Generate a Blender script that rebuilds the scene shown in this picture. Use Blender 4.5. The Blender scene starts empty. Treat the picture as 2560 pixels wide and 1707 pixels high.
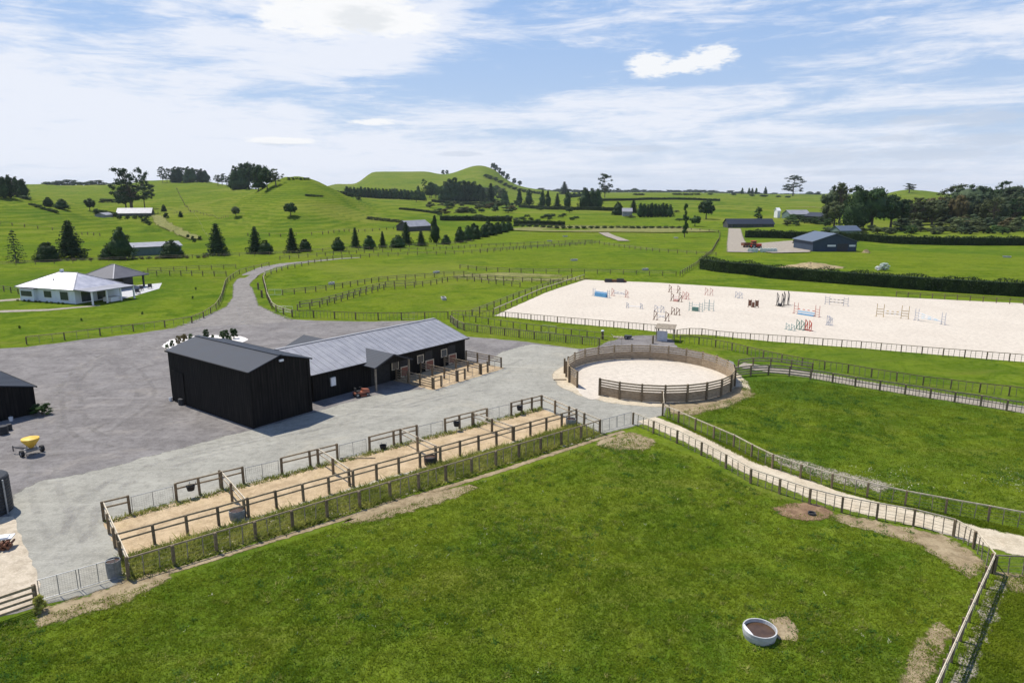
import bpy, math, random
import numpy as np
from mathutils import Vector
from mathutils.geometry import tessellate_polygon
random.seed(7); RNG = np.random.default_rng(7)
scn = bpy.context.scene; COL = scn.collection
R = math.radians
# ------------------------------------------------------------------ camera
F = 1707.0; H = 20.0; PITCH = math.atan(370.5 / F); CP, SP = math.cos(PITCH), math.sin(PITCH)
cam_d = bpy.data.cameras.new('camera'); cam = bpy.data.objects.new('camera', cam_d); COL.objects.link(cam)
cam_d.sensor_width = 36; cam_d.lens = 36 * F / 2560; cam_d.clip_start = 0.5; cam_d.clip_end = 60000
cam.location = (0, 0, H); cam.rotation_euler = (R(90) - PITCH, 0, 0); scn.camera = cam
# ------------------------------------------------------------------ render look
scn.view_settings.view_transform = 'Standard'; scn.view_settings.look = 'None'
scn.view_settings.exposure = 0.18; scn.view_settings.gamma = 1; scn.view_settings.use_curve_mapping = False
# ------------------------------------------------------------------ sun
SUN_EL = R(60.5); SUN_H = (-0.795, 0.607)
sun_d = bpy.data.lights.new('sun', 'SUN'); sun = bpy.data.objects.new('sun', sun_d); COL.objects.link(sun)
sun_d.energy = 5.0; sun_d.angle = R(0.5); sun_d.color = (1.0, 0.945, 0.85)
sd = Vector((SUN_H[0] * math.cos(SUN_EL), SUN_H[1] * math.cos(SUN_EL), math.sin(SUN_EL)))
sun.rotation_euler = sd.to_track_quat('Z', 'Y').to_euler(); sun.location = (0, 0, 200)


# ------------------------------------------------------------------ node helper
class NT:
    def __init__(s, tree): s.t = tree; s.n = tree.nodes; s.l = tree.links
    def node(s, typ, **kw):
        n = s.n.new(typ)
        for k, v in kw.items(): setattr(n, k, v)
        return n
    def put(s, sock, v):
        if isinstance(v, bpy.types.NodeSocket): s.l.new(v, sock)
        elif v is not None: sock.default_value = v
    def math(s, op, a, b=None, c=None, clamp=False):
        n = s.node('ShaderNodeMath', operation=op, use_clamp=clamp)
        s.put(n.inputs[0], a); s.put(n.inputs[1], b)
        if c is not None: s.put(n.inputs[2], c)
        return n.outputs[0]
    def mix(s, f, a, b, blend='MIX'):
        n = s.node('ShaderNodeMix', data_type='RGBA', blend_type=blend)
        s.put(n.inputs[0], f); s.put(n.inputs[6], col(a)); s.put(n.inputs[7], col(b)); return n.outputs[2]
    def noise(s, vec, scale, detail=4, rough=0.55, dist=0.0, out=0):
        n = s.node('ShaderNodeTexNoise'); s.put(n.inputs['Vector'], vec)
        n.inputs['Scale'].default_value = scale; n.inputs['Detail'].default_value = detail
        n.inputs['Roughness'].default_value = rough; n.inputs['Distortion'].default_value = dist
        return n.outputs[out]
    def ramp(s, f, lo, hi, smooth=True):
        n = s.node('ShaderNodeMapRange', interpolation_type='SMOOTHSTEP' if smooth else 'LINEAR')
        s.put(n.inputs[0], f); n.inputs[1].default_value = lo; n.inputs[2].default_value = hi
        return n.outputs[0]
    def mapping(s, vec, scale=(1, 1, 1), rot=(0, 0, 0), loc=(0, 0, 0)):
        n = s.node('ShaderNodeMapping'); s.put(n.inputs[0], vec); n.inputs['Location'].default_value = loc
        n.inputs['Rotation'].default_value = rot; n.inputs['Scale'].default_value = scale; return n.outputs[0]
    def comb(s, x, y, z=0.0):
        n = s.node('ShaderNodeCombineXYZ'); s.put(n.inputs[0], x); s.put(n.inputs[1], y); s.put(n.inputs[2], z); return n.outputs[0]


def col(c):
    return (c[0], c[1], c[2], 1.0) if isinstance(c, tuple) and len(c) == 3 else c


def px_dir(x, v):      # source pixel of the photograph -> azimuth and elevation (radians)
    a, b, c = x - 1280, F * CP + (853.5 - v) * SP, -F * SP + (853.5 - v) * CP
    return math.atan2(a, b), math.atan2(c, math.hypot(a, b))


# ------------------------------------------------------------------ sky with clouds
world = bpy.data.worlds.new('World'); scn.world = world; world.use_nodes = True
w = NT(world.node_tree); w.n.clear()
out = w.node('ShaderNodeOutputWorld'); bg = w.node('ShaderNodeBackground'); w.l.new(bg.outputs[0], out.inputs[0])
SKYS = 0.088
bg.inputs['Strength'].default_value = SKYS
sky = w.node('ShaderNodeTexSky', sky_type='NISHITA', sun_disc=False)
sky.sun_elevation = SUN_EL; sky.sun_rotation = math.atan2(SUN_H[0], SUN_H[1]); sky.air_density = 1.2; sky.dust_density = 0.6; sky.ozone_density = 3.0
tc = w.node('ShaderNodeTexCoord'); sep = w.node('ShaderNodeSeparateXYZ'); w.l.new(tc.outputs['Generated'], sep.inputs[0])
AZ = w.math('ARCTAN2', sep.outputs[0], sep.outputs[1]); EL = w.math('ARCSINE', sep.outputs[2])
elp = w.math('MAXIMUM', EL, 0.0)
vv = w.math('DIVIDE', elp, w.math('ADD', elp, 0.10))          # foreshortens the cloud sheet towards the horizon
flat = w.comb(w.math('MULTIPLY', AZ, 1.0), w.math('MULTIPLY', elp, 2.6), 0.0)
streak = w.mapping(flat, scale=(2.6, 6.0, 1), rot=(0, 0, R(-13)))
n1 = w.noise(streak, 1.7, 9, 0.62, 0.9)
n2 = w.noise(w.mapping(flat, scale=(7, 22, 1), rot=(0, 0, R(-10)), loc=(3, 1, 0)), 2.0, 8, 0.66, 0.8)
n3 = w.noise(w.mapping(flat, scale=(4, 6, 1), loc=(7, 2, 0)), 3.5, 9, 0.68, 0.5)


def blob(x, v, sx, sy, rot=0.0):       # soft oval mask round a direction in the sky
    a, e = px_dir(x, v)
    da = w.math('SUBTRACT', AZ, a); de = w.math('SUBTRACT', EL, e)
    c, s = math.cos(R(rot)), math.sin(R(rot))
    u = w.math('ADD', w.math('MULTIPLY', da, c), w.math('MULTIPLY', de, s))
    q = w.math('SUBTRACT', w.math('MULTIPLY', de, c), w.math('MULTIPLY', da, s))
    u = w.math('DIVIDE', u, sx / F); q = w.math('DIVIDE', q, sy / F)
    d = w.math('ADD', w.math('MULTIPLY', u, u), w.math('MULTIPLY', q, q))
    return w.math('POWER', 2.718, w.math('MULTIPLY', d, -1.0))


cov = w.math('ADD', w.math('MULTIPLY', w.math('SUBTRACT', n1, 0.5), 2.3), w.math('MULTIPLY', w.math('SUBTRACT', n2, 0.5), 1.1))
cov = w.math('ADD', cov, w.math('MULTIPLY', w.math('SUBTRACT', n3, 0.5), 1.1))
cov = w.math('ADD', cov, 0.50)
for (x, v, sx, sy, r, a) in ((1180, 190, 330, 42, 8, -0.55), (1600, 170, 330, 60, 6, -0.42), (1330, 235, 200, 30, 10, -0.3), (620, 235, 260, 30, 6, -0.35),
                             (330, 60, 260, 45, -22, -0.30), (1330, 60, 200, 60, 20, -0.25), (2350, 50, 300, 40, 5, -0.18), (2300, 210, 380, 30, 3, -0.15), (2250, 110, 300, 30, 8, 0.2),
                             (1900, 110, 300, 60, 0, -0.2), (1350, 335, 260, 18, 2, -0.28), (2200, 290, 300, 16, 0, -0.25), (150, 20, 160, 30, 0, -0.3), (1000, 260, 220, 22, 10, -0.2),
                             (820, 100, 330, 95, 8, 0.75), (250, 330, 620, 90, 0, 0.55), (1500, 290, 420, 45, -3, 0.45), (120, 180, 350, 60, -14, 0.35),
                             (1500, 50, 170, 60, 12, 0.15), (900, 400, 900, 45, 0, 0.4), (2300, 130, 260, 28, 10, 0.25), (2100, 260, 300, 20, 0, 0.2)):
    cov = w.math('ADD', cov, w.math('MULTIPLY', blob(x, v, sx, sy, r), a))
cov = w.ramp(cov, 0.10, 1.05)
puff_n = w.noise(w.mapping(flat, scale=(17, 20, 1)), 2.4, 9, 0.66, 0.2)
hor = w.ramp(EL, 0.085, -0.01)


def puff(lst, k=1.5, lo=0.30, hi=0.72):
    s_ = None
    for b in lst:
        q = blob(*b); s_ = q if s_ is None else w.math('MAXIMUM', s_, q)
    m = w.math('MULTIPLY', s_, w.math('ADD', -0.25, w.math('MULTIPLY', puff_n, 2.5)))
    return w.ramp(m, lo, hi)


pw = puff([(930, 305, 60, 9, 0), (700, 352, 90, 9, 0), (790, 30, 130, 60, 0), (900, 28, 150, 50, 0), (990, 55, 110, 36, 0), (1625, 165, 60, 34, 0), (1770, 146, 70, 30, 6), (1700, 165, 90, 20, 6), (700, 45, 60, 34, 0)])
pg = puff([(905, 48, 80, 30, 0)], lo=0.25, hi=0.8)
gc = puff([(1560, 372, 80, 8, 0), (2250, 345, 60, 10, 0), (1150, 385, 60, 7, 0), (700, 358, 60, 8, 0), (2020, 392, 150, 22, 0), (2450, 295, 95, 20, 0), (1620, 372, 60, 9, 0), (2330, 385, 150, 16, 0), (2300, 300, 70, 14, 0), (2480, 350, 110, 14, 0), (1500, 440, 120, 6, 0), (2150, 430, 200, 8, 0)], lo=0.25, hi=0.8)
blue = w.mix(w.ramp(EL, 0.0, 0.30), (5.5, 6.9, 9.3), (3.5, 5.4, 9.0))
base = w.mix(0.80, sky.outputs[0], blue)
c = w.mix(w.math('MULTIPLY', cov, 0.93), base, (8.7, 9.05, 9.9))
high = w.ramp(EL, 0.30, 0.75)
c = w.mix(w.math('MULTIPLY', high, 0.92), c, (1.0, 2.2, 5.6))
c = w.mix(w.math('MULTIPLY', hor, 0.72), c, (8.6, 8.95, 9.8))
low = w.math('MULTIPLY', w.ramp(EL, 0.10, 0.05), w.ramp(AZ, -0.25, 0.45))
c = w.mix(w.math('MULTIPLY', w.math('MULTIPLY', low, w.ramp(w.noise(w.mapping(flat, scale=(9, 60, 1), loc=(2, 5, 0)), 1.6, 7, 0.65, 0.3), 0.46, 0.66)), 0.5), c, (6.6, 7.5, 8.9))
c = w.mix(w.math('MULTIPLY', gc, 0.55), c, (6.0, 6.7, 7.9))
c = w.mix(w.math('MULTIPLY', pw, 0.9), c, (9.9, 9.95, 10.0))
c = w.mix(w.math('MULTIPLY', pg, 0.6), c, (7.2, 7.6, 8.0))
below = w.ramp(EL, -0.004, -0.02)
c = w.mix(below, c, (1.0, 1.3, 0.9))
w.l.new(c, bg.inputs['Color'])

# ------------------------------------------------------------------ materials
MATS = {}


def pmat(name, build=None, color=(0.5, 0.5, 0.5), rough=0.8, metal=0.0, spec=0.3):
    m = bpy.data.materials.new(name); m.use_nodes = True
    t = NT(m.node_tree); b = m.node_tree.nodes['Principled BSDF']
    b.inputs['Base Color'].default_value = col(color); b.inputs['Roughness'].default_value = rough
    b.inputs['Metallic'].default_value = metal; b.inputs['Specular IOR Level'].default_value = spec
    if build: build(t, b)
    MATS[name] = m; return m


def oc(t): return t.node('ShaderNodeTexCoord').outputs['Object']
def gpos(t): return t.node('ShaderNodeNewGeometry').outputs['Position']


def bump(t, b, h, strength=0.5, dist=0.05):
    n = t.node('ShaderNodeBump'); n.inputs['Strength'].default_value = strength; n.inputs['Distance'].default_value = dist
    t.put(n.inputs['Height'], h); t.l.new(n.outputs[0], b.inputs['Normal'])


def simple(name, c1, c2=None, scale=3.0, rough=0.8, stretch=(1, 1, 1), bs=0.0, metal=0.0, spec=0.3, rnd=0.0):
    def f(t, b):
        if c2 is None: return
        v = t.mapping(gpos(t), scale=stretch)
        n = t.noise(v, scale, 5, 0.6)
        c_ = t.mix(t.ramp(n, 0.3, 0.7), c1, c2)
        if rnd:
            oi = t.node('ShaderNodeObjectInfo').outputs['Random']
            hs = t.node('ShaderNodeHueSaturation'); t.put(hs.inputs['Value'], t.math('ADD', 1 - rnd / 2, t.math('MULTIPLY', oi, rnd)))
            t.l.new(c_, hs.inputs['Color']); c_ = hs.outputs[0]
        t.l.new(c_, b.inputs['Base Color'])
        if bs: bump(t, b, t.noise(v, scale * 3, 4, 0.6), bs, 0.03)
    return pmat(name, f, c1, rough, metal, spec)


def grass_nodes(t, b):
    p = gpos(t)
    big = t.noise(p, 0.014, 5, 0.6, 0.8); mid = t.noise(p, 0.16, 5, 0.6, 0.8); fine = t.noise(p, 1.3, 5, 0.68, 0.6); tiny = t.noise(p, 6.0, 4, 0.7)
    fm = t.mapping(p, scale=(0.5, 2.2, 1), rot=(0, 0, R(-39))); lin = t.noise(fm, 0.35, 4, 0.6)
    c_ = t.mix(t.ramp(mid, 0.36, 0.64), (0.068, 0.122, 0.008), (0.138, 0.190, 0.014))
    c_ = t.mix(t.math('MULTIPLY', t.ramp(big, 0.40, 0.62), 0.60), c_, (0.135, 0.170, 0.012))
    c_ = t.mix(t.math('MULTIPLY', t.ramp(t.noise(p, 0.045, 5, 0.6, 1.0), 0.52, 0.72), 0.5), c_, (0.042, 0.098, 0.010))
    c_ = t.mix(t.math('MULTIPLY', t.ramp(t.noise(t.mapping(p, loc=(40, 9, 0)), 0.10, 6, 0.65, 1.2), 0.55, 0.75), 0.55), c_, (0.165, 0.165, 0.035))
    c_ = t.mix(t.math('MULTIPLY', t.ramp(fine, 0.42, 0.75), 0.55), c_, (0.145, 0.19, 0.035))
    c_ = t.mix(t.math('MULTIPLY', t.ramp(fine, 0.52, 0.25), 0.65), c_, (0.022, 0.058, 0.006))
    c_ = t.mix(t.math('MULTIPLY', t.ramp(tiny, 0.45, 0.8), 0.35), c_, (0.15, 0.185, 0.045))
    c_ = t.mix(t.math('MULTIPLY', t.ramp(lin, 0.5, 0.75), 0.35), c_, (0.15, 0.175, 0.035))
    st = t.noise(t.mapping(p, scale=(0.18, 1.0, 3.0), rot=(0, 0, R(8))), 0.30, 6, 0.7, 0.6)
    c_ = t.mix(t.math('MULTIPLY', t.ramp(st, 0.52, 0.70), 0.55), c_, (0.165, 0.17, 0.035)); c_ = t.mix(t.math('MULTIPLY', t.ramp(st, 0.46, 0.30), 0.5), c_, (0.034, 0.082, 0.008))
    far = t.noise(t.mapping(p, scale=(1, 1, 6)), 0.0065, 6, 0.62, 1.2)
    c_ = t.mix(t.math('MULTIPLY', t.ramp(far, 0.50, 0.64), 0.5), c_, (0.185, 0.195, 0.040)); c_ = t.mix(t.math('MULTIPLY', t.ramp(far, 0.48, 0.36), 0.5), c_, (0.045, 0.100, 0.014))
    zc = t.node('ShaderNodeSeparateXYZ'); t.l.new(p, zc.inputs[0]); ter = t.math('SINE', t.math('ADD', t.math('MULTIPLY', zc.outputs[2], 4.6), t.math('MULTIPLY', t.noise(p, 0.02, 4, 0.6), 14.0)))
    up = t.ramp(zc.outputs[2], 0.8, 4.0); c_ = t.mix(t.math('MULTIPLY', t.math('MULTIPLY', t.ramp(ter, 0.35, 0.95), up), t.math('MULTIPLY', t.ramp(mid, 0.40, 0.60), 0.55)), c_, (0.040, 0.080, 0.012))
    c_ = t.mix(t.math('MULTIPLY', t.math('MULTIPLY', t.ramp(ter, -0.3, -0.9), up), 0.35), c_, (0.175, 0.190, 0.035))
    t.l.new(c_, b.inputs['Base Color'])
    bump(t, b, t.math('ADD', t.math('ADD', t.math('MULTIPLY', fine, 1.0), t.math('MULTIPLY', tiny, 0.5)), t.math('MULTIPLY', mid, 4.0)), 0.9, 0.25)


pmat('pasture', grass_nodes, rough=1.0, spec=0.0)


def fade_edges(t, b, c_, scale=2.0, cap=1.0):
    """ragged outline: attribute 'edge' runs 0 at the border to 1 inside"""
    at = t.node('ShaderNodeAttribute'); at.attribute_name = 'edge'
    n = t.noise(gpos(t), scale, 6, 0.7)
    a = t.ramp(t.math('ADD', at.outputs['Fac'], t.math('MULTIPLY', t.math('SUBTRACT', n, 0.5), 1.7)), 0.32, 0.72)
    if cap < 1: a = t.math('MULTIPLY', a, t.math('MULTIPLY', cap * .55, t.ramp(t.noise(gpos(t), 0.35, 4, 0.6), 0.40, 0.58)))
    t.l.new(a, b.inputs['Alpha'])


def ground_mat(name, dark, light, warm=None, scale=0.5, edge=False, rough=0.95, track=None, bs=0.4, es=2.0):
    def f(t, b):
        p = gpos(t)
        a = t.noise(p, scale, 6, 0.65, 0.5); fi = t.noise(p, 9, 3, 0.75); mid = t.noise(p, 1.7, 5, 0.7)
        c_ = t.mix(t.ramp(a, 0.35, 0.68), dark, light)
        if warm: c_ = t.mix(t.math('MULTIPLY', t.ramp(t.noise(t.mapping(p, loc=(9, 4, 0)), scale * 0.7, 6, 0.65, 1.0), 0.50, 0.72), 0.6), c_, warm)
        if track:
            tm = t.mapping(p, rot=(0, 0, R(track)), scale=(0.06, 1.1, 1)); c_ = t.mix(t.math('MULTIPLY', t.ramp(t.noise(tm, 1.0, 5, 0.65, 0.35), 0.50, 0.70), 0.40), c_, tuple(x * 1.3 for x in light))
        c_ = t.mix(t.math('MULTIPLY', t.ramp(fi, 0.47, 0.64), 0.35), c_, tuple(min(x * 1.45, .9) for x in light))
        c_ = t.mix(t.math('MULTIPLY', t.ramp(mid, 0.50, 0.38), 0.35), c_, tuple(x * 0.66 for x in dark)); c_ = t.mix(t.math('MULTIPLY', t.ramp(mid, 0.52, 0.66), 0.30), c_, tuple(x * 1.25 for x in light))
        t.l.new(c_, b.inputs['Base Color']); bump(t, b, fi, bs, 0.04)
        if edge: fade_edges(t, b, c_, es, 0.30 if 'wheel' in name else 1.0)
    return pmat(name, f, dark, rough, spec=0.1)


ground_mat('gravel', (0.135, 0.124, 0.118), (0.208, 0.194, 0.184), (0.26, 0.235, 0.205), 0.35, track=-20)
ground_mat('road', (0.245, 0.236, 0.200), (0.305, 0.294, 0.250), (0.345, 0.318, 0.252), 0.25, edge=True, track=39, es=0.8)
ground_mat('asphalt', (0.17, 0.155, 0.14), (0.235, 0.218, 0.198), None, 0.5, edge=True, es=1.2)
ground_mat('arena_sand', (0.49, 0.432, 0.355), (0.53, 0.472, 0.39), (0.55, 0.488, 0.40), 0.12, bs=0.25)
ground_mat('pen_sand', (0.34, 0.25, 0.148), (0.46, 0.352, 0.22), (0.38, 0.29, 0.15), 0.7, edge=True)
ground_mat('track_sand', (0.41, 0.345, 0.245), (0.50, 0.435, 0.325), (0.56, 0.455, 0.32), 0.6, edge=True)
ground_mat('pale_gravel', (0.38, 0.32, 0.235), (0.49, 0.42, 0.32), None, 1.2)
ground_mat('dirt', (0.20, 0.15, 0.085), (0.31, 0.245, 0.15), (0.38, 0.31, 0.20), 1.0, edge=True)
ground_mat('brown_dirt', (0.14, 0.085, 0.05), (0.25, 0.165, 0.10), None, 1.5, edge=True)
ground_mat('limestone', (0.42, 0.37, 0.28), (0.55, 0.49, 0.38), None, 1.2, edge=True)
ground_mat('grey_path', (0.23, 0.20, 0.16), (0.34, 0.30, 0.24), None, 1.2, edge=True)
ground_mat('white_stone', (0.60, 0.55, 0.50), (0.80, 0.76, 0.72), None, 2.0)
ground_mat('straw', (0.25, 0.19, 0.10), (0.40, 0.32, 0.18), None, 1.0)
ground_mat('dry_grass', (0.12, 0.13, 0.035), (0.22, 0.21, 0.07), None, 0.5, edge=True)
simple('timber', (0.12, 0.09, 0.055), (0.21, 0.16, 0.10), 6, 0.85, (1, 1, 1), 0.3, rnd=0.5)
simple('rail_timber', (0.23, 0.175, 0.11), (0.40, 0.315, 0.205), 5, 0.8, (1, 1, 1), 0.2)
simple('pale_timber', (0.46, 0.39, 0.28), (0.66, 0.58, 0.44), 5, 0.8, (1, 1, 1), 0.2)  # pale timber, also the colour given to rails drawn as sunlit
simple('grey_timber', (0.18, 0.15, 0.11), (0.32, 0.27, 0.205), 3, 0.9, (1, 1, 1), 0.3)
simple('pen_board', (0.24, 0.18, 0.115), (0.40, 0.31, 0.21), 2.5, 0.9, (1, 1, 4), 0.3)
simple('galv', (0.22, 0.23, 0.24), (0.32, 0.33, 0.34), 4, 0.45, metal=0.6)
simple('wire', (0.16, 0.16, 0.15), None, rough=0.5, metal=0.5)
simple('concrete', (0.17, 0.18, 0.18), (0.29, 0.30, 0.29), 4, 0.9, bs=0.3)
simple('pale_concrete', (0.36, 0.36, 0.355), (0.52, 0.52, 0.51), 3, 0.85, bs=0.2)
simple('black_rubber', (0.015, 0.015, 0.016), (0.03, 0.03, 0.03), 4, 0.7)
simple('black_plastic', (0.02, 0.022, 0.026), (0.035, 0.037, 0.04), 3, 0.5)
simple('yellow', (0.80, 0.52, 0.07), (0.58, 0.36, 0.05), 3, 0.45)
simple('red_paint', (0.50, 0.045, 0.02), (0.42, 0.04, 0.02), 3, 0.45)
simple('orange_red', (0.36, 0.13, 0.08), (0.28, 0.09, 0.05), 5, 0.5)
simple('white_paint', (0.78, 0.78, 0.78), (0.70, 0.70, 0.70), 2, 0.6)
simple('weatherboard', (0.60, 0.66, 0.72), (0.68, 0.73, 0.78), 1, 0.7)
simple('glass', (0.03, 0.045, 0.05), (0.05, 0.06, 0.07), 0.7, 0.15, spec=0.6)
simple('water', (0.055, 0.032, 0.018), (0.085, 0.05, 0.028), 3, 0.25, spec=0.4)
simple('grey_metal', (0.25, 0.26, 0.27), (0.35, 0.36, 0.37), 3, 0.5, metal=0.4)
simple('door_red', (0.20, 0.075, 0.05), (0.27, 0.11, 0.07), 3, 0.7)
simple('blue_paint', (0.10, 0.30, 0.52), (0.13, 0.36, 0.58), 3, 0.5)
simple('lightblue_paint', (0.45, 0.62, 0.74), (0.50, 0.66, 0.76), 3, 0.5)
simple('green_paint', (0.10, 0.22, 0.17), (0.16, 0.30, 0.24), 3, 0.5)
simple('mint_paint', (0.42, 0.52, 0.47), (0.48, 0.57, 0.52), 3, 0.5)
simple('brown_paint', (0.15, 0.06, 0.035), (0.20, 0.09, 0.05), 3, 0.6)
simple('mustard_paint', (0.50, 0.33, 0.08), (0.34, 0.22, 0.06), 3, 0.6)
simple('pink_paint', (0.62, 0.30, 0.24), (0.64, 0.36, 0.30), 3, 0.6)
simple('grey_paint', (0.50, 0.50, 0.52), (0.60, 0.60, 0.62), 3, 0.6)
simple('dark_paint', (0.035, 0.035, 0.04), (0.05, 0.05, 0.055), 3, 0.6)
simple('wrap', (0.42, 0.50, 0.44), (0.58, 0.64, 0.58), 1.0, 0.5)
simple('bark', (0.07, 0.055, 0.042), (0.13, 0.105, 0.08), 2, 0.9, (1, 1, 0.3), 0.4)
simple('gum_bark', (0.26, 0.22, 0.18), (0.38, 0.34, 0.28), 2, 0.9)


def clad(t, b):        # black vertical board cladding
    x = t.node('ShaderNodeSeparateXYZ'); t.l.new(oc(t), x.inputs[0])
    s_ = t.math('ADD', x.outputs[0], x.outputs[1])
    g = t.math('ABSOLUTE', t.math('SUBTRACT', t.math('FRACT', t.math('MULTIPLY', s_, 3.3)), 0.5))
    st = t.noise(t.mapping(oc(t), scale=(3.3, 3.3, 0.25)), 1.5, 5, 0.7)
    c_ = t.mix(t.ramp(st, 0.35, 0.7), (0.0060, 0.0056, 0.0055), (0.0190, 0.0165, 0.0145))
    c_ = t.mix(t.ramp(g, 0.10, 0.0), c_, (0.002, 0.002, 0.002))
    t.l.new(c_, b.inputs['Base Color']); bump(t, b, g, 0.6, 0.03)


pmat('black_cladding', clad, rough=0.75, spec=0.15)


def roofmat(name, c1, c2, freq, rough=0.42, metal=0.15, axis=0, spec=0.45):
    def f(t, b):
        x = t.node('ShaderNodeSeparateXYZ'); t.l.new(oc(t), x.inputs[0])
        wv = t.math('SINE', t.math('MULTIPLY', x.outputs[axis], 6.2832 * freq))
        n = t.noise(t.mapping(oc(t), scale=(1.0, 1.0, 1.0)), 0.9, 5, 0.65)
        c_ = t.mix(t.ramp(n, 0.35, 0.7), c1, c2); t.l.new(c_, b.inputs['Base Color']); bump(t, b, wv, 0.35, 0.02)
        t.l.new(t.math('ADD', rough - 0.08, t.math('MULTIPLY', n, 0.2)), b.inputs['Roughness'])
    return pmat(name, f, c1, rough, metal, spec)


roofmat('dark_roof', (0.016, 0.022, 0.035), (0.026, 0.034, 0.050), 4.0, 0.55, 0.0, spec=0.25)
roofmat('stable_roof', (0.27, 0.268, 0.28), (0.34, 0.335, 0.345), 4.0, 0.38, 0.2)
roofmat('house_roof', (0.40, 0.40, 0.44), (0.48, 0.48, 0.52), 3.0, 0.44, 0.85)
roofmat('blue_shed_roof', (0.085, 0.11, 0.15), (0.11, 0.135, 0.17), 2.0)
roofmat('pavilion_roof', (0.065, 0.065, 0.08), (0.09, 0.09, 0.105), 3.0, 0.6, 0.0)
simple('blue_shed_wall', (0.028, 0.045, 0.075), (0.035, 0.055, 0.09), 0.5, 0.6)
simple('teal_wall', (0.10, 0.15, 0.14), (0.14, 0.19, 0.18), 0.5, 0.7)
simple('pale_roof', (0.22, 0.22, 0.24), (0.30, 0.30, 0.32), 0.5, 0.5)
simple('dark_wall', (0.05, 0.05, 0.055), (0.08, 0.08, 0.085), 0.5, 0.7)


def translucent(t, b, c_, f):
    o = [n for n in t.n if n.type == 'OUTPUT_MATERIAL'][0]; tr = t.node('ShaderNodeBsdfTranslucent'); mx = t.node('ShaderNodeMixShader'); mx.inputs[0].default_value = f
    t.l.new(c_, tr.inputs[0]); t.l.new(b.outputs[0], mx.inputs[1]); t.l.new(tr.outputs[0], mx.inputs[2]); t.l.new(mx.outputs[0], o.inputs[0])


def leaf(name, d, l, y, rv=0.35):
    def f(t, b):
        p = gpos(t); a = t.noise(p, 0.55, 4, 0.6); fi = t.noise(p, 3.0, 3, 0.7)
        c_ = t.mix(t.ramp(a, 0.35, 0.68), d, l); c_ = t.mix(t.math('MULTIPLY', t.ramp(fi, 0.5, 0.8), 0.5), c_, y)
        oi = t.node('ShaderNodeObjectInfo').outputs['Random']
        hs = t.node('ShaderNodeHueSaturation'); t.put(hs.inputs['Value'], t.math('ADD', 1 - rv / 2, t.math('MULTIPLY', oi, rv)))
        t.l.new(c_, hs.inputs['Color']); t.l.new(hs.outputs[0], b.inputs['Base Color'])
        translucent(t, b, hs.outputs[0], 0.45 if name in ('weed_leaf', 'clump_leaf') else 0.22)
    return pmat(name, f, d, 0.7, spec=0.15)


leaf('fir_leaf', (0.024, 0.048, 0.018), (0.046, 0.080, 0.028), (0.085, 0.125, 0.045), 0.5)
leaf('dark_leaf', (0.022, 0.048, 0.015), (0.045, 0.085, 0.024), (0.085, 0.135, 0.04), 0.5)
leaf('green_leaf', (0.0350, 0.0750, 0.0180), (0.0650, 0.1200, 0.0300), (0.1100, 0.1700, 0.0500), 0.6)
leaf('gum_leaf', (0.042, 0.066, 0.030), (0.075, 0.108, 0.048), (0.125, 0.155, 0.075), 0.5)
leaf('scrub_leaf', (0.055, 0.072, 0.026), (0.095, 0.115, 0.040), (0.15, 0.16, 0.06), 0.5)
leaf('rusty_leaf', (0.095, 0.078, 0.032), (0.14, 0.115, 0.048), (0.19, 0.16, 0.065), 0.5)
leaf('pale_leaf', (0.075, 0.10, 0.040), (0.13, 0.16, 0.065), (0.19, 0.21, 0.10))
leaf('hedge_leaf', (0.0176, 0.0330, 0.0110), (0.0374, 0.0638, 0.0176), (0.0825, 0.1210, 0.0330), 0.1)
leaf('weed_leaf', (0.19, 0.23, 0.04), (0.38, 0.38, 0.09), (0.66, 0.57, 0.28), 0.1)


def blade(t, b):
    p = gpos(t); a = t.noise(p, 0.16, 5, 0.6, 0.8); fi = t.noise(p, 2.2, 4, 0.7); big = t.noise(p, 0.045, 5, 0.6, 1.0)
    c_ = t.mix(t.ramp(a, 0.36, 0.64), (0.125, 0.192, 0.012), (0.215, 0.268, 0.020))
    c_ = t.mix(t.math('MULTIPLY', t.ramp(big, 0.52, 0.72), 0.5), c_, (0.095, 0.182, 0.018))
    c_ = t.mix(t.math('MULTIPLY', t.ramp(fi, 0.45, 0.8), 0.6), c_, (0.235, 0.26, 0.055))
    c_ = t.mix(t.math('MULTIPLY', t.ramp(fi, 0.5, 0.2), 0.4), c_, (0.06, 0.12, 0.01))
    t.l.new(c_, b.inputs['Base Color']); translucent(t, b, c_, 0.5)


pmat('blade', blade, rough=0.9, spec=0.03)
M = MATS

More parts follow.
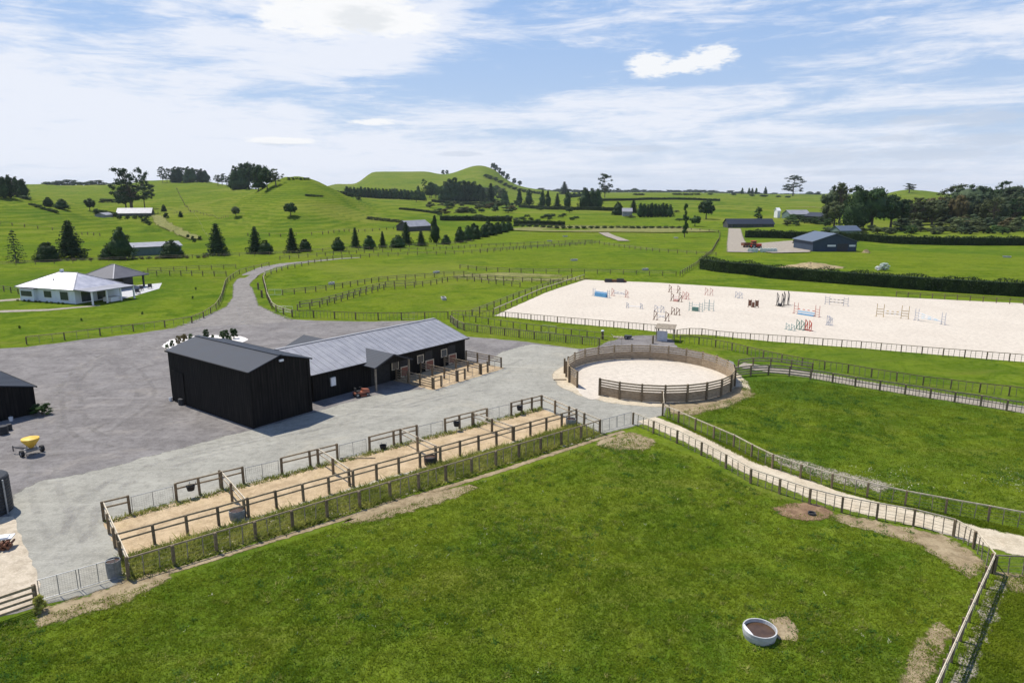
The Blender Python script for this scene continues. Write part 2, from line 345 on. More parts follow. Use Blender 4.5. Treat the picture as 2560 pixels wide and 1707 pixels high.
# ------------------------------------------------------------------ terrain
FL = lambda d: 483 + F * H / d
TAB = {   # column pixel on the horizon : (depth in metres, pixel row at which the ground there appears)
    -700: ((260, 606), (340, 555), (450, 515), (600, 500), (1100, 492), (1500, 475)),
    0: ((260, 605), (340, 550), (450, 505), (520, 494), (600, 495), (800, 497), (1100, 488), (1500, 468), (1800, 470)),
    65: ((260, 605), (340, 553), (450, 512), (520, 503), (800, 496), (1100, 480), (1500, 463), (1800, 468)),
    130: ((260, 606), (340, 560), (450, 521), (600, 512), (800, 500), (1100, 482), (1500, 464), (1800, 470)),
    250: ((260, 607), (340, 570), (450, 541), (600, 524), (800, 505), (1100, 485), (1500, 465), (1800, 474)),
    330: ((260, 608), (340, 576), (450, 545), (600, 525), (800, 503), (1100, 478), (1400, 459), (1800, 468)),
    400: ((260, 610), (340, 580), (450, 548), (600, 522), (800, 495), (1100, 466), (1400, 452), (1800, 466)),
    500: ((260, 610), (340, 580), (450, 545), (600, 515), (800, 485), (1100, 464), (1400, 454), (1800, 466)),
    580: ((260, 610), (340, 575), (450, 530), (600, 500), (800, 480), (1100, 469), (1400, 466), (1800, 474)),
    640: ((260, 608), (340, 565), (450, 512), (600, 479), (720, 478), (1100, 475), (1800, 480)),
    700: ((260, 607), (340, 556), (450, 495), (560, 453), (680, 455), (1100, 478), (1800, 482)),
    745: ((260, 606), (340, 552), (450, 489), (560, 447), (680, 450), (1100, 480), (1800, 482)),
    775: ((260, 606), (340, 554), (450, 493), (560, 450), (680, 454), (1100, 481), (1800, 480)),
    840: ((260, 607), (340, 564), (450, 516), (560, 479), (680, 482), (1100, 487), (1800, 478), (2200, 462)),
    885: ((340, 572), (450, 535), (600, 499), (800, 495), (1100, 488), (1800, 472), (2200, 460)),
    940: ((340, 578), (450, 548), (600, 522), (800, 505), (1000, 497), (1500, 472), (2200, 430), (3500, 478)),
    1060: ((340, 581), (450, 555), (600, 532), (800, 513), (1000, 502), (1500, 475), (2200, 429), (3500, 478)),
    1110: ((600, 536), (800, 518), (1100, 503), (1500, 474), (2200, 436), (3500, 478)),
    1200: ((600, 537), (800, 519), (1100, 505), (1500, 470), (2200, 414), (3500, 478)),
    1235: ((600, 537), (800, 519), (1100, 505), (1500, 475), (2200, 424), (3500, 478)),
    1262: ((600, 537), (800, 519), (1100, 507), (1500, 483), (2200, 446), (3500, 479)),
    1300: ((600, 537), (800, 521), (1100, 509), (1500, 492), (2200, 465), (3500, 480)),
    1370: ((600, 536), (800, 521), (1100, 509), (1500, 496), (2200, 477), (3500, 480)),
    1450: ((600, 534), (800, 515), (1100, 500), (1500, 490), (2200, 483), (3500, 481), (6000, 481)),
    1700: ((600, 535), (800, 515), (1100, 498), (1500, 488), (2200, 484), (3500, 481), (6000, 481)),
    1810: ((600, 537), (800, 518), (1100, 500), (1500, 488), (2200, 485), (3500, 483)),
    1950: ((600, 539), (800, 523), (1100, 508), (1500, 494), (2200, 486)),
    2160: ((600, 540), (800, 524), (1100, 510), (1500, 500), (2200, 488)),
    2225: ((800, 524), (1100, 508), (1500, 482), (2200, 487)),
    2265: ((800, 524), (1100, 505), (1500, 475), (2200, 486)),
    2310: ((800, 524), (1100, 506), (1500, 477), (2200, 486)),
    2400: ((800, 524), (1100, 509), (1500, 489), (2200, 487)),
    2560: ((800, 524), (1100, 510), (1500, 497), (2200, 489), (3500, 484)),
    3300: ((800, 524), (1100, 510), (1500, 497), (2200, 489), (3500, 484)),
}


def pchip(x, y, xq):
    x = np.asarray(x, float); y = np.asarray(y, float); h = np.diff(x); d = np.diff(y, axis=0) / (h if y.ndim == 1 else h[:, None])
    m = np.zeros_like(y); hh = h if y.ndim == 1 else h[:, None]
    w1 = 2 * hh[1:] + hh[:-1]; w2 = hh[1:] + 2 * hh[:-1]
    with np.errstate(divide='ignore', invalid='ignore'):
        mm = (w1 + w2) / (w1 / d[:-1] + w2 / d[1:])
    m[1:-1] = np.where(d[:-1] * d[1:] > 0, mm, 0); m[0] = d[0]; m[-1] = d[-1]
    i = np.clip(np.searchsorted(x, xq) - 1, 0, len(x) - 2); t = (xq - x[i]) / h[i]; hi = h[i]
    if y.ndim > 1: t = t[:, None]; hi = hi[:, None]
    return (2 * t**3 - 3 * t**2 + 1) * y[i] + (t**3 - 2 * t**2 + t) * hi * m[i] + (-2 * t**3 + 3 * t**2) * y[i + 1] + (t**3 - t**2) * hi * m[i + 1]


LD = np.linspace(math.log(120), math.log(14000), 420); cols_ = []
for cx_, prs in sorted(TAB.items()):
    last = prs[-1][0]
    pr = [(120, FL(120)), (165, FL(165)), (205, FL(205) - (1.5 if prs[0][0] < 300 else 0))] + list(prs)
    if last < 3500: pr.append((4200, max(FL(4200), 485.5) if prs[-1][1] > 484 else 482))
    pr += [(7000, 484.4 if last != 6000 else 484), (14000, 485.0)]
    cols_.append(pchip(np.log([p[0] for p in pr]), [p[1] for p in pr], LD))
CXS = np.array(sorted(TAB)); XQ = np.linspace(-700, 3300, 801)
VG = pchip(CXS.astype(float), np.array(cols_), XQ)          # apparent row on (x column, log depth)
_rng = np.random.default_rng(3); _ph = _rng.uniform(0, 6.28, (10, 2)); _kk = [(_rng.normal(0, 1), _rng.normal(0, 1), s_) for s_ in (90, 60, 45, 130, 38, 70, 110, 52, 33, 80)]


def hgt(X, Y):
    X = np.asarray(X, float); Y = np.asarray(Y, float)
    Ys = np.maximum(Y, 121.0); s_ = X / Ys
    xq = np.clip(1280 + s_ * F / CP, -699, 3299); ld = np.clip(np.log(Ys), LD[0], LD[-1] - 1e-6)
    fx = (xq + 700) / 5.0; fy = (ld - LD[0]) / (LD[1] - LD[0]); i = fx.astype(int); j = fy.astype(int); fx = fx - i; fy = fy - j
    i1 = np.minimum(i + 1, 800); j1 = np.minimum(j + 1, 419)
    v = VG[i, j] * (1 - fx) * (1 - fy) + VG[i1, j] * fx * (1 - fy) + VG[i, j1] * (1 - fx) * fy + VG[i1, j1] * fx * fy
    z = H + Ys * ((-F * SP + (853.5 - v) * CP) / (F * CP + (853.5 - v) * SP))
    nz = np.zeros_like(z)
    for k, (a, b, L) in enumerate(_kk): nz += np.sin((a * X + b * Y) * 6.28 / (L * math.hypot(a, b)) + _ph[k, 0])
    for k, (a, b, L) in enumerate(_kk): nz += 0.22 * np.sin((b * X - a * Y) * 6.28 / (L * .24 * math.hypot(a, b)) + _ph[k, 1])
    left = np.clip((1000 - xq) / 300, 0.15, 1)
    z = z + nz * 0.55 * np.clip((Y - 210) / 200, 0, 1) * left
    return np.where(Y < 165, 0.0, z)


def gz(x, y): return float(hgt(np.array([x]), np.array([y]))[0])


def T(x, v):          # point of the ground seen at a pixel of the photograph
    a, b, c_ = x - 1280, F * CP + (853.5 - v) * SP, -F * SP + (853.5 - v) * CP
    if c_ < 0 and b * (-H / c_) < 165: t = -H / c_; return Vector((a * t, b * t, 0))
    Y = np.exp(np.linspace(math.log(100), math.log(12000), 6000)); X = Y * a / b; Z = H + Y * c_ / b
    hit = np.nonzero(Z <= hgt(X, Y))[0]; k = hit[0] if len(hit) else 5999
    return Vector((X[k], Y[k], gz(X[k], Y[k])))


def TP(pts): return [T(*p) for p in pts]


# ------------------------------------------------------------------ mesh helpers
class MB:
    def __init__(s): s.v = []; s.f = []; s.mi = []; s.cur = 0
    def add(s, vs, fs):
        n = len(s.v); s.v += [tuple(p) for p in vs]; s.f += [tuple(i + n for i in f) for f in fs]; s.mi += [s.cur] * len(fs)
    def box(s, x0, y0, z0, x1, y1, z1):
        s.add([(x0, y0, z0), (x1, y0, z0), (x1, y1, z0), (x0, y1, z0), (x0, y0, z1), (x1, y0, z1), (x1, y1, z1), (x0, y1, z1)],
              [(0, 3, 2, 1), (4, 5, 6, 7), (0, 1, 5, 4), (1, 2, 6, 5), (2, 3, 7, 6), (3, 0, 4, 7)])
    def bar(s, a, b, wd, ht):          # box section bar from a to b
        a = Vector(a); b = Vector(b); d = (b - a).normalized(); up = Vector((0, 0, 1))
        if abs(d.z) > 0.95: up = Vector((1, 0, 0))
        n = d.cross(up).normalized() * (wd / 2); u = n.cross(d).normalized() * (ht / 2)
        s.add([a - n - u, a + n - u, a + n + u, a - n + u, b - n - u, b + n - u, b + n + u, b - n + u],
              [(3, 2, 1, 0), (4, 5, 6, 7), (0, 1, 5, 4), (1, 2, 6, 5), (2, 3, 7, 6), (3, 0, 4, 7)])
    def tube(s, a, b, r0, r1=None, n=8, cap=True):
        r1 = r0 if r1 is None else r1; a = Vector(a); b = Vector(b); d = (b - a).normalized()
        up = Vector((0, 0, 1)) if abs(d.z) < 0.9 else Vector((1, 0, 0)); p = d.cross(up).normalized(); q = d.cross(p)
        vs = [c_ + (p * math.cos(t) + q * math.sin(t)) * r for c_, r in ((a, r0), (b, r1)) for t in [6.28318 * k / n for k in range(n)]]
        fs = [(k, (k + 1) % n, n + (k + 1) % n, n + k) for k in range(n)]
        if cap: fs += [tuple(range(n - 1, -1, -1)), tuple(range(n, 2 * n))]
        s.add(vs, fs)
    def lathe(s, prof, n=24, c_=(0, 0, 0)):
        vs = [(c_[0] + r * math.cos(6.28318 * k / n), c_[1] + r * math.sin(6.28318 * k / n), c_[2] + z) for r, z in prof for k in range(n)]
        fs = [(i * n + k, i * n + (k + 1) % n, (i + 1) * n + (k + 1) % n, (i + 1) * n + k) for i in range(len(prof) - 1) for k in range(n)]
        s.add(vs, fs)
    def prism(s, poly, z0, z1):
        n = len(poly); s.add([(p[0], p[1], z0) for p in poly] + [(p[0], p[1], z1) for p in poly],
                             [tuple(range(n - 1, -1, -1)), tuple(range(n, 2 * n))] + [(k, (k + 1) % n, n + (k + 1) % n, n + k) for k in range(n)])
    def build(s, name, mats, parent=None, loc=None, smooth=False, label=None):
        me = bpy.data.meshes.new(name); me.from_pydata(s.v, [], s.f); me.update()
        if not isinstance(mats, (list, tuple)): mats = [mats]
        for m in mats: me.materials.append(m if not isinstance(m, str) else M[m])
        if len(mats) > 1: me.polygons.foreach_set('material_index', s.mi)
        if smooth: me.polygons.foreach_set('use_smooth', [True] * len(me.polygons))
        o = bpy.data.objects.new(name, me); COL.objects.link(o)
        if parent is not None: o.parent = parent
        if loc is not None: o.location = loc
        if label: o['label'] = label
        return o


def np_mesh(name, V, Fq, mat, k=4, smooth=False, edge=None):
    me = bpy.data.meshes.new(name); n = len(V); m = len(Fq)
    me.vertices.add(n); me.vertices.foreach_set('co', np.asarray(V, np.float32).ravel())
    me.loops.add(m * k); me.loops.foreach_set('vertex_index', np.asarray(Fq, np.int32).ravel())
    me.polygons.add(m); me.polygons.foreach_set('loop_start', np.arange(0, m * k, k, dtype=np.int32))
    if smooth: me.polygons.foreach_set('use_smooth', np.ones(m, bool))
    me.update(calc_edges=True); me.materials.append(M[mat] if isinstance(mat, str) else mat)
    if edge is not None:
        at = me.attributes.new('edge', 'FLOAT', 'POINT'); at.data.foreach_set('value', np.asarray(edge, np.float32))
    return me


def link(name, me, parent=None, loc=(0, 0, 0), rz=0.0, scale=None):
    o = bpy.data.objects.new(name, me); COL.objects.link(o); o.parent = parent; o.location = loc; o.rotation_euler = (0, 0, rz)
    if scale is not None: o.scale = scale
    return o


def tag(o, label, cat=None, group=None, kind=None):
    if label: o['label'] = label
    if cat: o['category'] = cat
    if group: o['group'] = group
    if kind: o['kind'] = kind
    return o


def thing(name, label, cat, loc=(0, 0, 0), rz=0.0, group=None):
    o = bpy.data.objects.new(name, None); COL.objects.link(o); o.location = loc; o.rotation_euler = (0, 0, rz); o.empty_display_size = 0.2
    return tag(o, label, cat, group)


def copy_tree(o, parent=None):
    c_ = o.copy(); COL.objects.link(c_); c_.parent = parent
    for ch in list(o.children): copy_tree(ch, c_)
    return c_


# ------------------------------------------------------------------ ground sheet
YS = np.concatenate([np.linspace(-200, 150, 30)[:-1], np.linspace(150, 420, 80)[:-1], np.exp(np.linspace(math.log(420), math.log(13500), 190))])
SS = np.concatenate([[-2.6, -2.0, -1.6, -1.3, -1.1], np.linspace(-0.95, 0.95, 330), [1.1, 1.3, 1.6, 2.0, 2.6]])
YY, S2 = np.meshgrid(YS, SS, indexing='ij')
XX = S2 * np.where(YY > 0, np.sqrt(YY**2 + 130**2), 130 + np.abs(YY) * 0.5)
ZZ = hgt(XX, YY)
nr, nc = YY.shape; idx = np.arange(nr * nc).reshape(nr, nc)
fq = np.stack([idx[:-1, :-1], idx[:-1, 1:], idx[1:, 1:], idx[1:, :-1]], -1).reshape(-1, 4)
g = link('ground', np_mesh('ground', np.stack([XX, YY, ZZ], -1).reshape(-1, 3), fq, 'pasture', smooth=True)); tag(g, 'green pasture rolling away to the hills', 'ground', kind='structure')


def inpoly(x, y, poly):
    r = np.zeros(np.shape(x), bool); n = len(poly)
    for i in range(n):
        x0, y0 = poly[i][0], poly[i][1]; x1, y1 = poly[(i + 1) % n][0], poly[(i + 1) % n][1]
        if y0 == y1: continue
        c_ = ((y0 > y) != (y1 > y)) & (x < (x1 - x0) * (y - y0) / (y1 - y0) + x0); r ^= c_
    return r


def rough(poly, step, amp, seed=1):
    rr = random.Random(seed); o = []; n = len(poly)
    for i in range(n):
        a = Vector(poly[i][:2]); b = Vector(poly[(i + 1) % n][:2]); L = (b - a).length; k = max(1, int(L / step)); nn = Vector((-(b - a).y, (b - a).x)).normalized() if L > 0 else Vector((0, 0))
        for j in range(k): o.append(a.lerp(b, j / k) + nn * rr.uniform(-amp, amp))
    return o


def sheet(name, pts, mat, z, label, step=1.0, amp=0.12, thick=False, kind='structure', cat='ground', px=True, fade=0.0):
    """a flat ground layer; with fade > 0 the outline gets a soft ragged border of that width"""
    P = TP(pts) if px else [Vector((p[0], p[1], 0)) for p in pts]
    Q = rough(P, step, amp, len(name) * 7 + len(pts)); n = len(Q)
    tri = tessellate_polygon([[Vector((q.x, q.y, 0)) for q in Q]])
    z0 = z
    V = [(q.x, q.y, (gz(q.x, q.y) if q.y > 165 else 0) + z0) for q in Q]; Fs = [tuple(t) for t in tri]
    Fs = [t if (Q[t[1]] - Q[t[0]]).cross(Q[t[2]] - Q[t[0]]) > 0 else t[::-1] for t in Fs]
    ed = [1.0] * n
    if fade > 0:
        ar = sum(Q[i].cross(Q[(i + 1) % n]) for i in range(n)); sg = 1 if ar > 0 else -1
        for i in range(n):
            a, b, c_ = Q[i - 1], Q[i], Q[(i + 1) % n]; d = (c_ - a)
            d = d.normalized() if d.length > 0 else Vector((1, 0)); nn = Vector((d.y, -d.x)) * sg
            V.append((b.x + nn.x * fade, b.y + nn.y * fade, V[i][2]))
            ed.append(0.0)
        for i in range(n):
            j = (i + 1) % n; q = (i, n + i, n + j, j) if sg > 0 else (j, n + j, n + i, i); Fs.append((q[0], q[1], q[2])); Fs.append((q[0], q[2], q[3]))
    me = np_mesh(name, V, Fs, mat, 3, edge=ed)
    o = link(name, me); tag(o, label, cat, kind=kind); return o


def ribbon(name, cl, width, mat, z, label, step=2.0, kind='structure', cat='path', px=True, fade=0.0):
    P = TP(cl) if px else cl; pts = []
    W = width if isinstance(width, (list, tuple)) else [width] * len(P)
    for i in range(len(P) - 1):
        k = max(1, int((P[i + 1] - P[i]).length / step))
        for j in range(k): pts.append((P[i].lerp(P[i + 1], j / k), W[i] + (W[i + 1] - W[i]) * j / k))
    pts.append((P[-1], W[-1])); V = []; Fs = []; ed = []; K = 7
    for i, (p, wd) in enumerate(pts):
        d = (pts[min(i + 1, len(pts) - 1)][0] - pts[max(i - 1, 0)][0]); d.z = 0; d.normalize(); n = Vector((-d.y, d.x, 0))
        for k in range(K):
            o_ = (k / (K - 1) - 0.5) * (wd + fade * 2); q = p + n * o_; V.append((q.x, q.y, (gz(q.x, q.y) if q.y > 165 else 0) + z))
            ed.append(min(1.0, ((wd / 2 + fade) - abs(o_)) / fade) if fade > 0 else 1.0)
        if i:
            b = len(V) - 2 * K
            for k in range(K - 1): Fs.append((b + k + 1, b + k, b + K + k, b + K + k + 1))
    me = np_mesh(name, V, Fs, mat, 4, edge=ed); o = link(name, me); tag(o, label, cat, kind=kind); return o


# ---- yard, road, arena, tracks
YARD = [(-60, 873), (62, 868), (200, 850), (326, 836), (435, 820), (517, 800), (568, 787), (580, 765), (583, 745), (585, 728), (592, 715), (622, 718), (627, 738), (636, 759), (661, 786), (707, 797), (774, 801), (927, 804), (1095, 800), (1135, 830),
        (1166, 842), (1237, 847), (1316, 855), (1400, 866), (1452, 872), (1490, 868), (1515, 856), (1548, 846), (1590, 838), (1640, 838), (1680, 848), (1692, 868), (1760, 885), (1835, 905),
        (1840, 960), (1760, 1000), (1665, 1014), (1656, 1040), (1590, 1062), (1505, 1086), (1447, 1060), (1352, 1022), (800, 1165), (256, 1306), (322, 1452), (100, 1512), (92, 1518), (-10, 1545), (-200, 1500), (-250, 1200), (-200, 1000)]
sheet('gravel_yard', YARD, 'gravel', 0.008, 'grey gravel yard round the black barns', 0.8, 0.18)
ROAD = [(40, 1290), (52, 1235), (109, 1205), (245, 1181), (354, 1150), (517, 1107), (633, 1078), (782, 1034), (940, 990), (1060, 975), (1200, 925), (1262, 880), (1330, 862), (1440, 874), (1440, 905), (1400, 950), (1500, 1000), (1650, 1010),
        (1650, 1036), (1590, 1058), (1505, 1080), (1447, 1055), (1352, 1020), (800, 1161), (262, 1300), (318, 1448), (104, 1502), (97, 1446), (77, 1402), (51, 1339)]
sheet('gravel_road', ROAD, 'road', 0.014, 'pale grey compacted road past the pens', 1.0, 0.15, cat='road', fade=0.8)
sheet('pale_gravel_patch', [(36, 1290), (51, 1339), (77, 1402), (97, 1446), (102, 1492), (92, 1512), (-40, 1550), (-120, 1300)], 'pale_gravel', 0.022, 'pinkish pale gravel beside the tank', 0.6, 0.08)
sheet('grey_gravel_corner', [(1145, 835), (1166, 842), (1237, 848), (1285, 856), (1290, 866), (1240, 880), (1200, 900), (1168, 905)], 'gravel', 0.020, 'darker gravel at the end of the stable', 0.8, 0.15)
AR = [(1237, 789), (1360, 733), (1463, 699), (1500, 701), (1650, 707), (1800, 716.5), (2123, 737.5), (2560, 758.5), (2850, 773), (2850, 932), (2560, 905), (2200, 874), (1900, 851), (1760, 836), (1689, 836), (1600, 824), (1400, 806)]
sheet('arena', AR, 'arena_sand', 0.012, 'large cream sand jumping arena', 1.5, 0.12, cat='arena')
ground_mat('wheel_track', (0.26, 0.245, 0.222), (0.32, 0.305, 0.28), None, 0.8, edge=True, es=3.0)
ground_mat('wheel_track_dark', (0.15, 0.138, 0.125), (0.19, 0.178, 0.162), None, 0.8, edge=True, es=3.0)
for k_, (cl_, mt_, l_) in enumerate((([(612, 760), (600, 800), (540, 835), (400, 860), (250, 905), (150, 1000), (110, 1120), (120, 1250), (190, 1400)], 'wheel_track', 'sweeping from the drive to the bottom gates'), ([(606, 765), (620, 805), (700, 822), (820, 815), (960, 808)], 'wheel_track', 'curving behind the stable'),
        ([(300, 870), (200, 930), (180, 1010), (260, 1100), (420, 1115), (560, 1095)], 'wheel_track_dark', 'turning round in front of the tall barn'), ([(130, 900), (220, 880), (330, 930), (340, 1020), (250, 1080)], 'wheel_track_dark', 'looping across the yard'),
        ([(190, 1390), (240, 1240), (420, 1160), (700, 1090), (960, 1020), (1180, 960), (1320, 900)], 'wheel_track', 'following the road past the pens'), ([(150, 1380), (300, 1200), (560, 1130), (900, 1060), (1250, 980), (1420, 1010)], 'wheel_track', 'second set along the road to the round pen'))):
    P_ = TP(cl_)
    for sgn in (-1, 1):
        Q_ = []
        for i_ in range(len(P_)):
            d_ = P_[min(i_ + 1, len(P_) - 1)] - P_[max(i_ - 1, 0)]; n_ = Vector((-d_.y, d_.x, 0)).normalized(); Q_.append(P_[i_] + n_ * .78 * sgn)
        L_ = [0.0]
        for i_ in range(len(Q_) - 1): L_.append(L_[-1] + (Q_[i_ + 1] - Q_[i_]).length)
        q_ = np.linspace(0, L_[-1], 60); xy_ = pchip(L_, np.array([[q.x, q.y] for q in Q_]), q_)
        ribbon('wheel_track', [Vector((a_, b_, 0)) for a_, b_ in xy_], 0.14, mt_, 0.019 + k_ * .0015, f'faint {"left" if sgn > 0 else "right"} wheel track ' + l_, 0.8, px=False, fade=0.34)
driveway = ribbon('driveway', [(606, 722), (603, 712), (612, 700), (632, 684), (668, 669), (715, 660), (774, 654), (830, 649), (900, 644)], [3.4, 3.6, 4.0, 4.4, 4.6, 4.6, 3.6, 2.4, 1.2], 'asphalt', 0.03, 'grey drive curving away between paddocks', cat='road', fade=0.3)
ribbon('drive_mouth', [(592, 812), (600, 790), (606, 765), (610, 742), (608, 728), (606, 718)], [20, 13, 5.5, 4.0, 3.6, 3.5], 'asphalt', 0.018, 'smooth grey mouth of the curving drive', cat='road', fade=0.5)
sheet('pen_floor', [(262, 1304), (1353, 1022), (1443, 1058), (1470, 1070), (330, 1400), (306, 1395)], 'pen_sand', 0.02, 'orange sand floor of the holding pens', 0.6, 0.05, fade=0.15)
ribbon('limestone_edge', [(300, 1470), (430, 1428), (700, 1345), (950, 1268), (1250, 1178), (1510, 1092), (1560, 1078)], 0.16, 'dirt', 0.022, 'pale worn strip of ground outside the pen fence', 0.5, fade=0.34)
ribbon('sand_track', [(1615, 1048), (1668, 1068), (1740, 1100), (1815, 1137), (1885, 1172), (1985, 1208), (2090, 1247), (2200, 1275), (2330, 1305), (2450, 1340), (2560, 1366), (2700, 1395)], [2.4, 2.3, 2.3, 2.3, 2.4, 2.6, 2.6, 2.5, 2.3, 2.6, 2.9, 2.9], 'track_sand', 0.024, 'cream sand riding track between fences', 0.5, fade=0.25)
ribbon('grey_lane', [(1850, 912), (1940, 926), (2026, 937), (2140, 957), (2262, 977), (2386, 996), (2516, 1017), (2620, 1034)], 2.2, 'grey_path', 0.02, 'grey lane behind the netting fence', 1.0, fade=0.5)
PENC = Vector((15.1, 72.95, 0)); PR = 9.0


def disc(c_, r, n=48): return [(c_.x + r * math.cos(6.283 * k / n), c_.y + r * math.sin(6.283 * k / n)) for k in range(n)]


sheet('round_pen_apron', disc(PENC, PR + 1.3), 'track_sand', 0.027, 'trampled sandy ground round the pen', 0.8, 0.2, px=False, fade=0.5)
sheet('round_pen_floor', disc(PENC, PR - 0.05) , 'arena_sand', 0.034, 'cream sand floor of the round pen', 1.0, 0.03, px=False)
sheet('spilled_sand', [(1438, 968), (1455, 990), (1480, 1000), (1500, 995), (1510, 975), (1470, 950)], 'arena_sand', 0.038, 'sand spilling through the pen gateway', 0.4, 0.12)


def patch(name, pts, mat, label, z=0.028, fade=0.5, kind='structure'): sheet(name, pts, mat, z, label, 0.5, 0.15, fade=fade * 1.9, kind=kind, cat='ground')


patch('worn_dirt', [(120, 1528), (250, 1490), (330, 1455), (420, 1425), (400, 1450), (270, 1510), (120, 1550)], 'dirt', 'bare dirt outside the mesh gates')
patch('worn_dirt', [(870, 1300), (1000, 1255), (1190, 1215), (1120, 1240), (1010, 1275), (900, 1300)], 'dirt', 'bare dirt beside the middle of the pens')
patch('worn_dirt', [(1500, 1110), (1575, 1085), (1625, 1105), (1600, 1120), (1540, 1118)], 'dirt', 'bare dirt at the paddock corner by the track')
patch('worn_dirt', [(1680, 1012), (1760, 1004), (1855, 970), (1870, 985), (1800, 1015), (1720, 1032), (1690, 1030)], 'dirt', 'bare sandy ground right of the round pen', fade=0.6)
patch('dug_earth', [(1945, 1272), (1990, 1262), (2050, 1266), (2070, 1278), (2060, 1290), (2010, 1298), (1960, 1288)], 'brown_dirt', 'brown dug earth round the hole', 0.03, 0.3)
patch('worn_strip', [(2095, 1288), (2234, 1318), (2356, 1345), (2440, 1401), (2423, 1436), (2374, 1402), (2310, 1362), (2200, 1327), (2112, 1304)], 'dirt', 'tan worn strip following the track fence', fade=0.4)
patch('worn_strip', [(2350, 1560), (2365, 1580), (2320, 1650), (2290, 1720), (2265, 1720), (2300, 1640)], 'dirt', 'tan worn strip near the right fence', fade=0.3)
patch('worn_strip', [(2515, 1440), (2600, 1445), (2600, 1475), (2530, 1470)], 'dirt', 'worn dirt in the corner of the right paddock', fade=0.4)
patch('worn_strip', [(2500, 1450), (2508, 1480), (2450, 1600), (2400, 1720), (2385, 1720), (2440, 1590)], 'grey_path', 'narrow worn path beside the right fence', fade=0.2)
patch('trough_ground', [(1928, 1548), (1965, 1546), (1982, 1562), (1984, 1596), (1950, 1592), (1925, 1580)], 'dirt', 'pale trampled ground beside the round trough', 0.03, 0.15)
patch('stick_litter', [(1925, 1135), (2000, 1158), (2120, 1190), (2210, 1212), (2190, 1222), (2080, 1196), (1960, 1156)], 'grey_path', 'pale strip along the paddock edge', 0.02, 0.5)  # pale grey-brown strip laid over the grass
sheet('white_stone_bed', [(402, 866), (425, 850), (470, 842), (540, 838), (600, 841), (622, 848), (600, 858), (520, 874), (430, 880)], 'white_stone', 0.026, 'white stone garden bed behind the barn', 0.6, 0.15, cat='garden bed')
sheet('terrace', [(285, 727), (330, 715), (405, 708), (398, 722), (330, 742), (296, 750)], 'pale_concrete', 0.05, 'white terrace beside the house', 2, 0, cat='terrace')
ribbon('house_path', [(-60, 782), (0, 779), (120, 775), (200, 768), (250, 764)], [2.6, 2.6, 2.2, 1.6, 0.8], 'grey_path', 0.03, 'pale path in front of the house', cat='path', fade=0.2)
ribbon('house_path', [(-60, 757), (0, 752), (54, 748)], 3.0, 'grey_path', 0.03, 'pale path at the left side of the house', cat='path', fade=0.2)
ribbon('hill_track', [(390, 540), (400, 552), (415, 565), (440, 577), (470, 590), (490, 600)], [4, 5, 5, 4.5, 4, 3.5], 'dry_grass', 0.5, 'pale farm track winding down from the hill house', 4, fade=2)
ribbon('side_road', [(1836, 572), (1838, 590), (1842, 610), (1850, 632)], [6, 6, 7, 8], 'grey_path', 0.25, 'pale gravel side road on the right', 4, cat='road', fade=1)
sheet('shed_yard', [(1900, 610), (2000, 602), (2030, 606), (2020, 632), (1930, 634), (1900, 628)], 'grey_path', 0.3, 'grey gravel yard beside the blue shed', 3, 0.3, fade=1.5)
ribbon('field_track', [(1508, 583), (1530, 593), (1560, 604)], 4, 'grey_path', 0.3, 'short grey track in the far paddock', 3, fade=1)
ribbon('far_farm_road', [(1960, 520), (2030, 518), (2110, 527), (2150, 528)], 3, 'dry_grass', 0.6, 'pale lane past the far farm buildings', 6, fade=2)
patch('dry_field', [(1260, 575), (1450, 566), (1690, 570), (1780, 580), (1650, 582), (1400, 580)], 'dry_grass', 'drier strip of pasture along the far boundary', 0.35, 3)
patch('lane_grass', [(1150, 690), (1260, 683), (1400, 690), (1460, 698), (1330, 700), (1200, 697)], 'dry_grass', 'drier grass lane above the arena', 0.03, 2)
patch('weed_strip', [(308, 1400), (870, 1226), (1441, 1064), (1480, 1078), (1496, 1086), (870, 1276), (330, 1440)], 'limestone', 'pale sandy soil under the weeds by the pens', 0.021, 0.25)
PENA, PENB = T(300, 1385), T(1441, 1057)

# ------------------------------------------------------------------ fences
_pm = {}


def post_mesh(h, wd, mat, taper=False, rnd=False):
    k = (round(h, 2), wd, mat, rnd)
    if k not in _pm:
        m = MB(); a = wd / 2
        if rnd: m.tube((0, 0, -0.05), (0, 0, h), a, a * 0.95, 8)
        else:
            m.box(-a, -a, -0.05, a, a, h - a * 0.4)
            b = a * 0.6; z = h; q = h - a * 0.4
            m.add([(-a, -a, q), (a, -a, q), (a, a, q), (-a, a, q), (-b, -b, z), (b, -b, z), (b, b, z), (-b, b, z)], [(0, 1, 5, 4), (1, 2, 6, 5), (2, 3, 7, 6), (3, 0, 4, 7), (4, 5, 6, 7)])
        o = m.build('post', mat); _pm[k] = o.data; bpy.data.objects.remove(o)
    return _pm[k]


def resample(P, spacing):
    L = [0.0]
    for i in range(len(P) - 1): L.append(L[-1] + (P[i + 1] - P[i]).length)
    n = max(1, round(L[-1] / spacing)); o = []
    for k in range(n + 1):
        s_ = L[-1] * k / n; i = 0
        while i < len(P) - 2 and L[i + 1] < s_: i += 1
        o.append(P[i].lerp(P[i + 1], (s_ - L[i]) / max(1e-6, L[i + 1] - L[i])))
    return o


FENCES = []


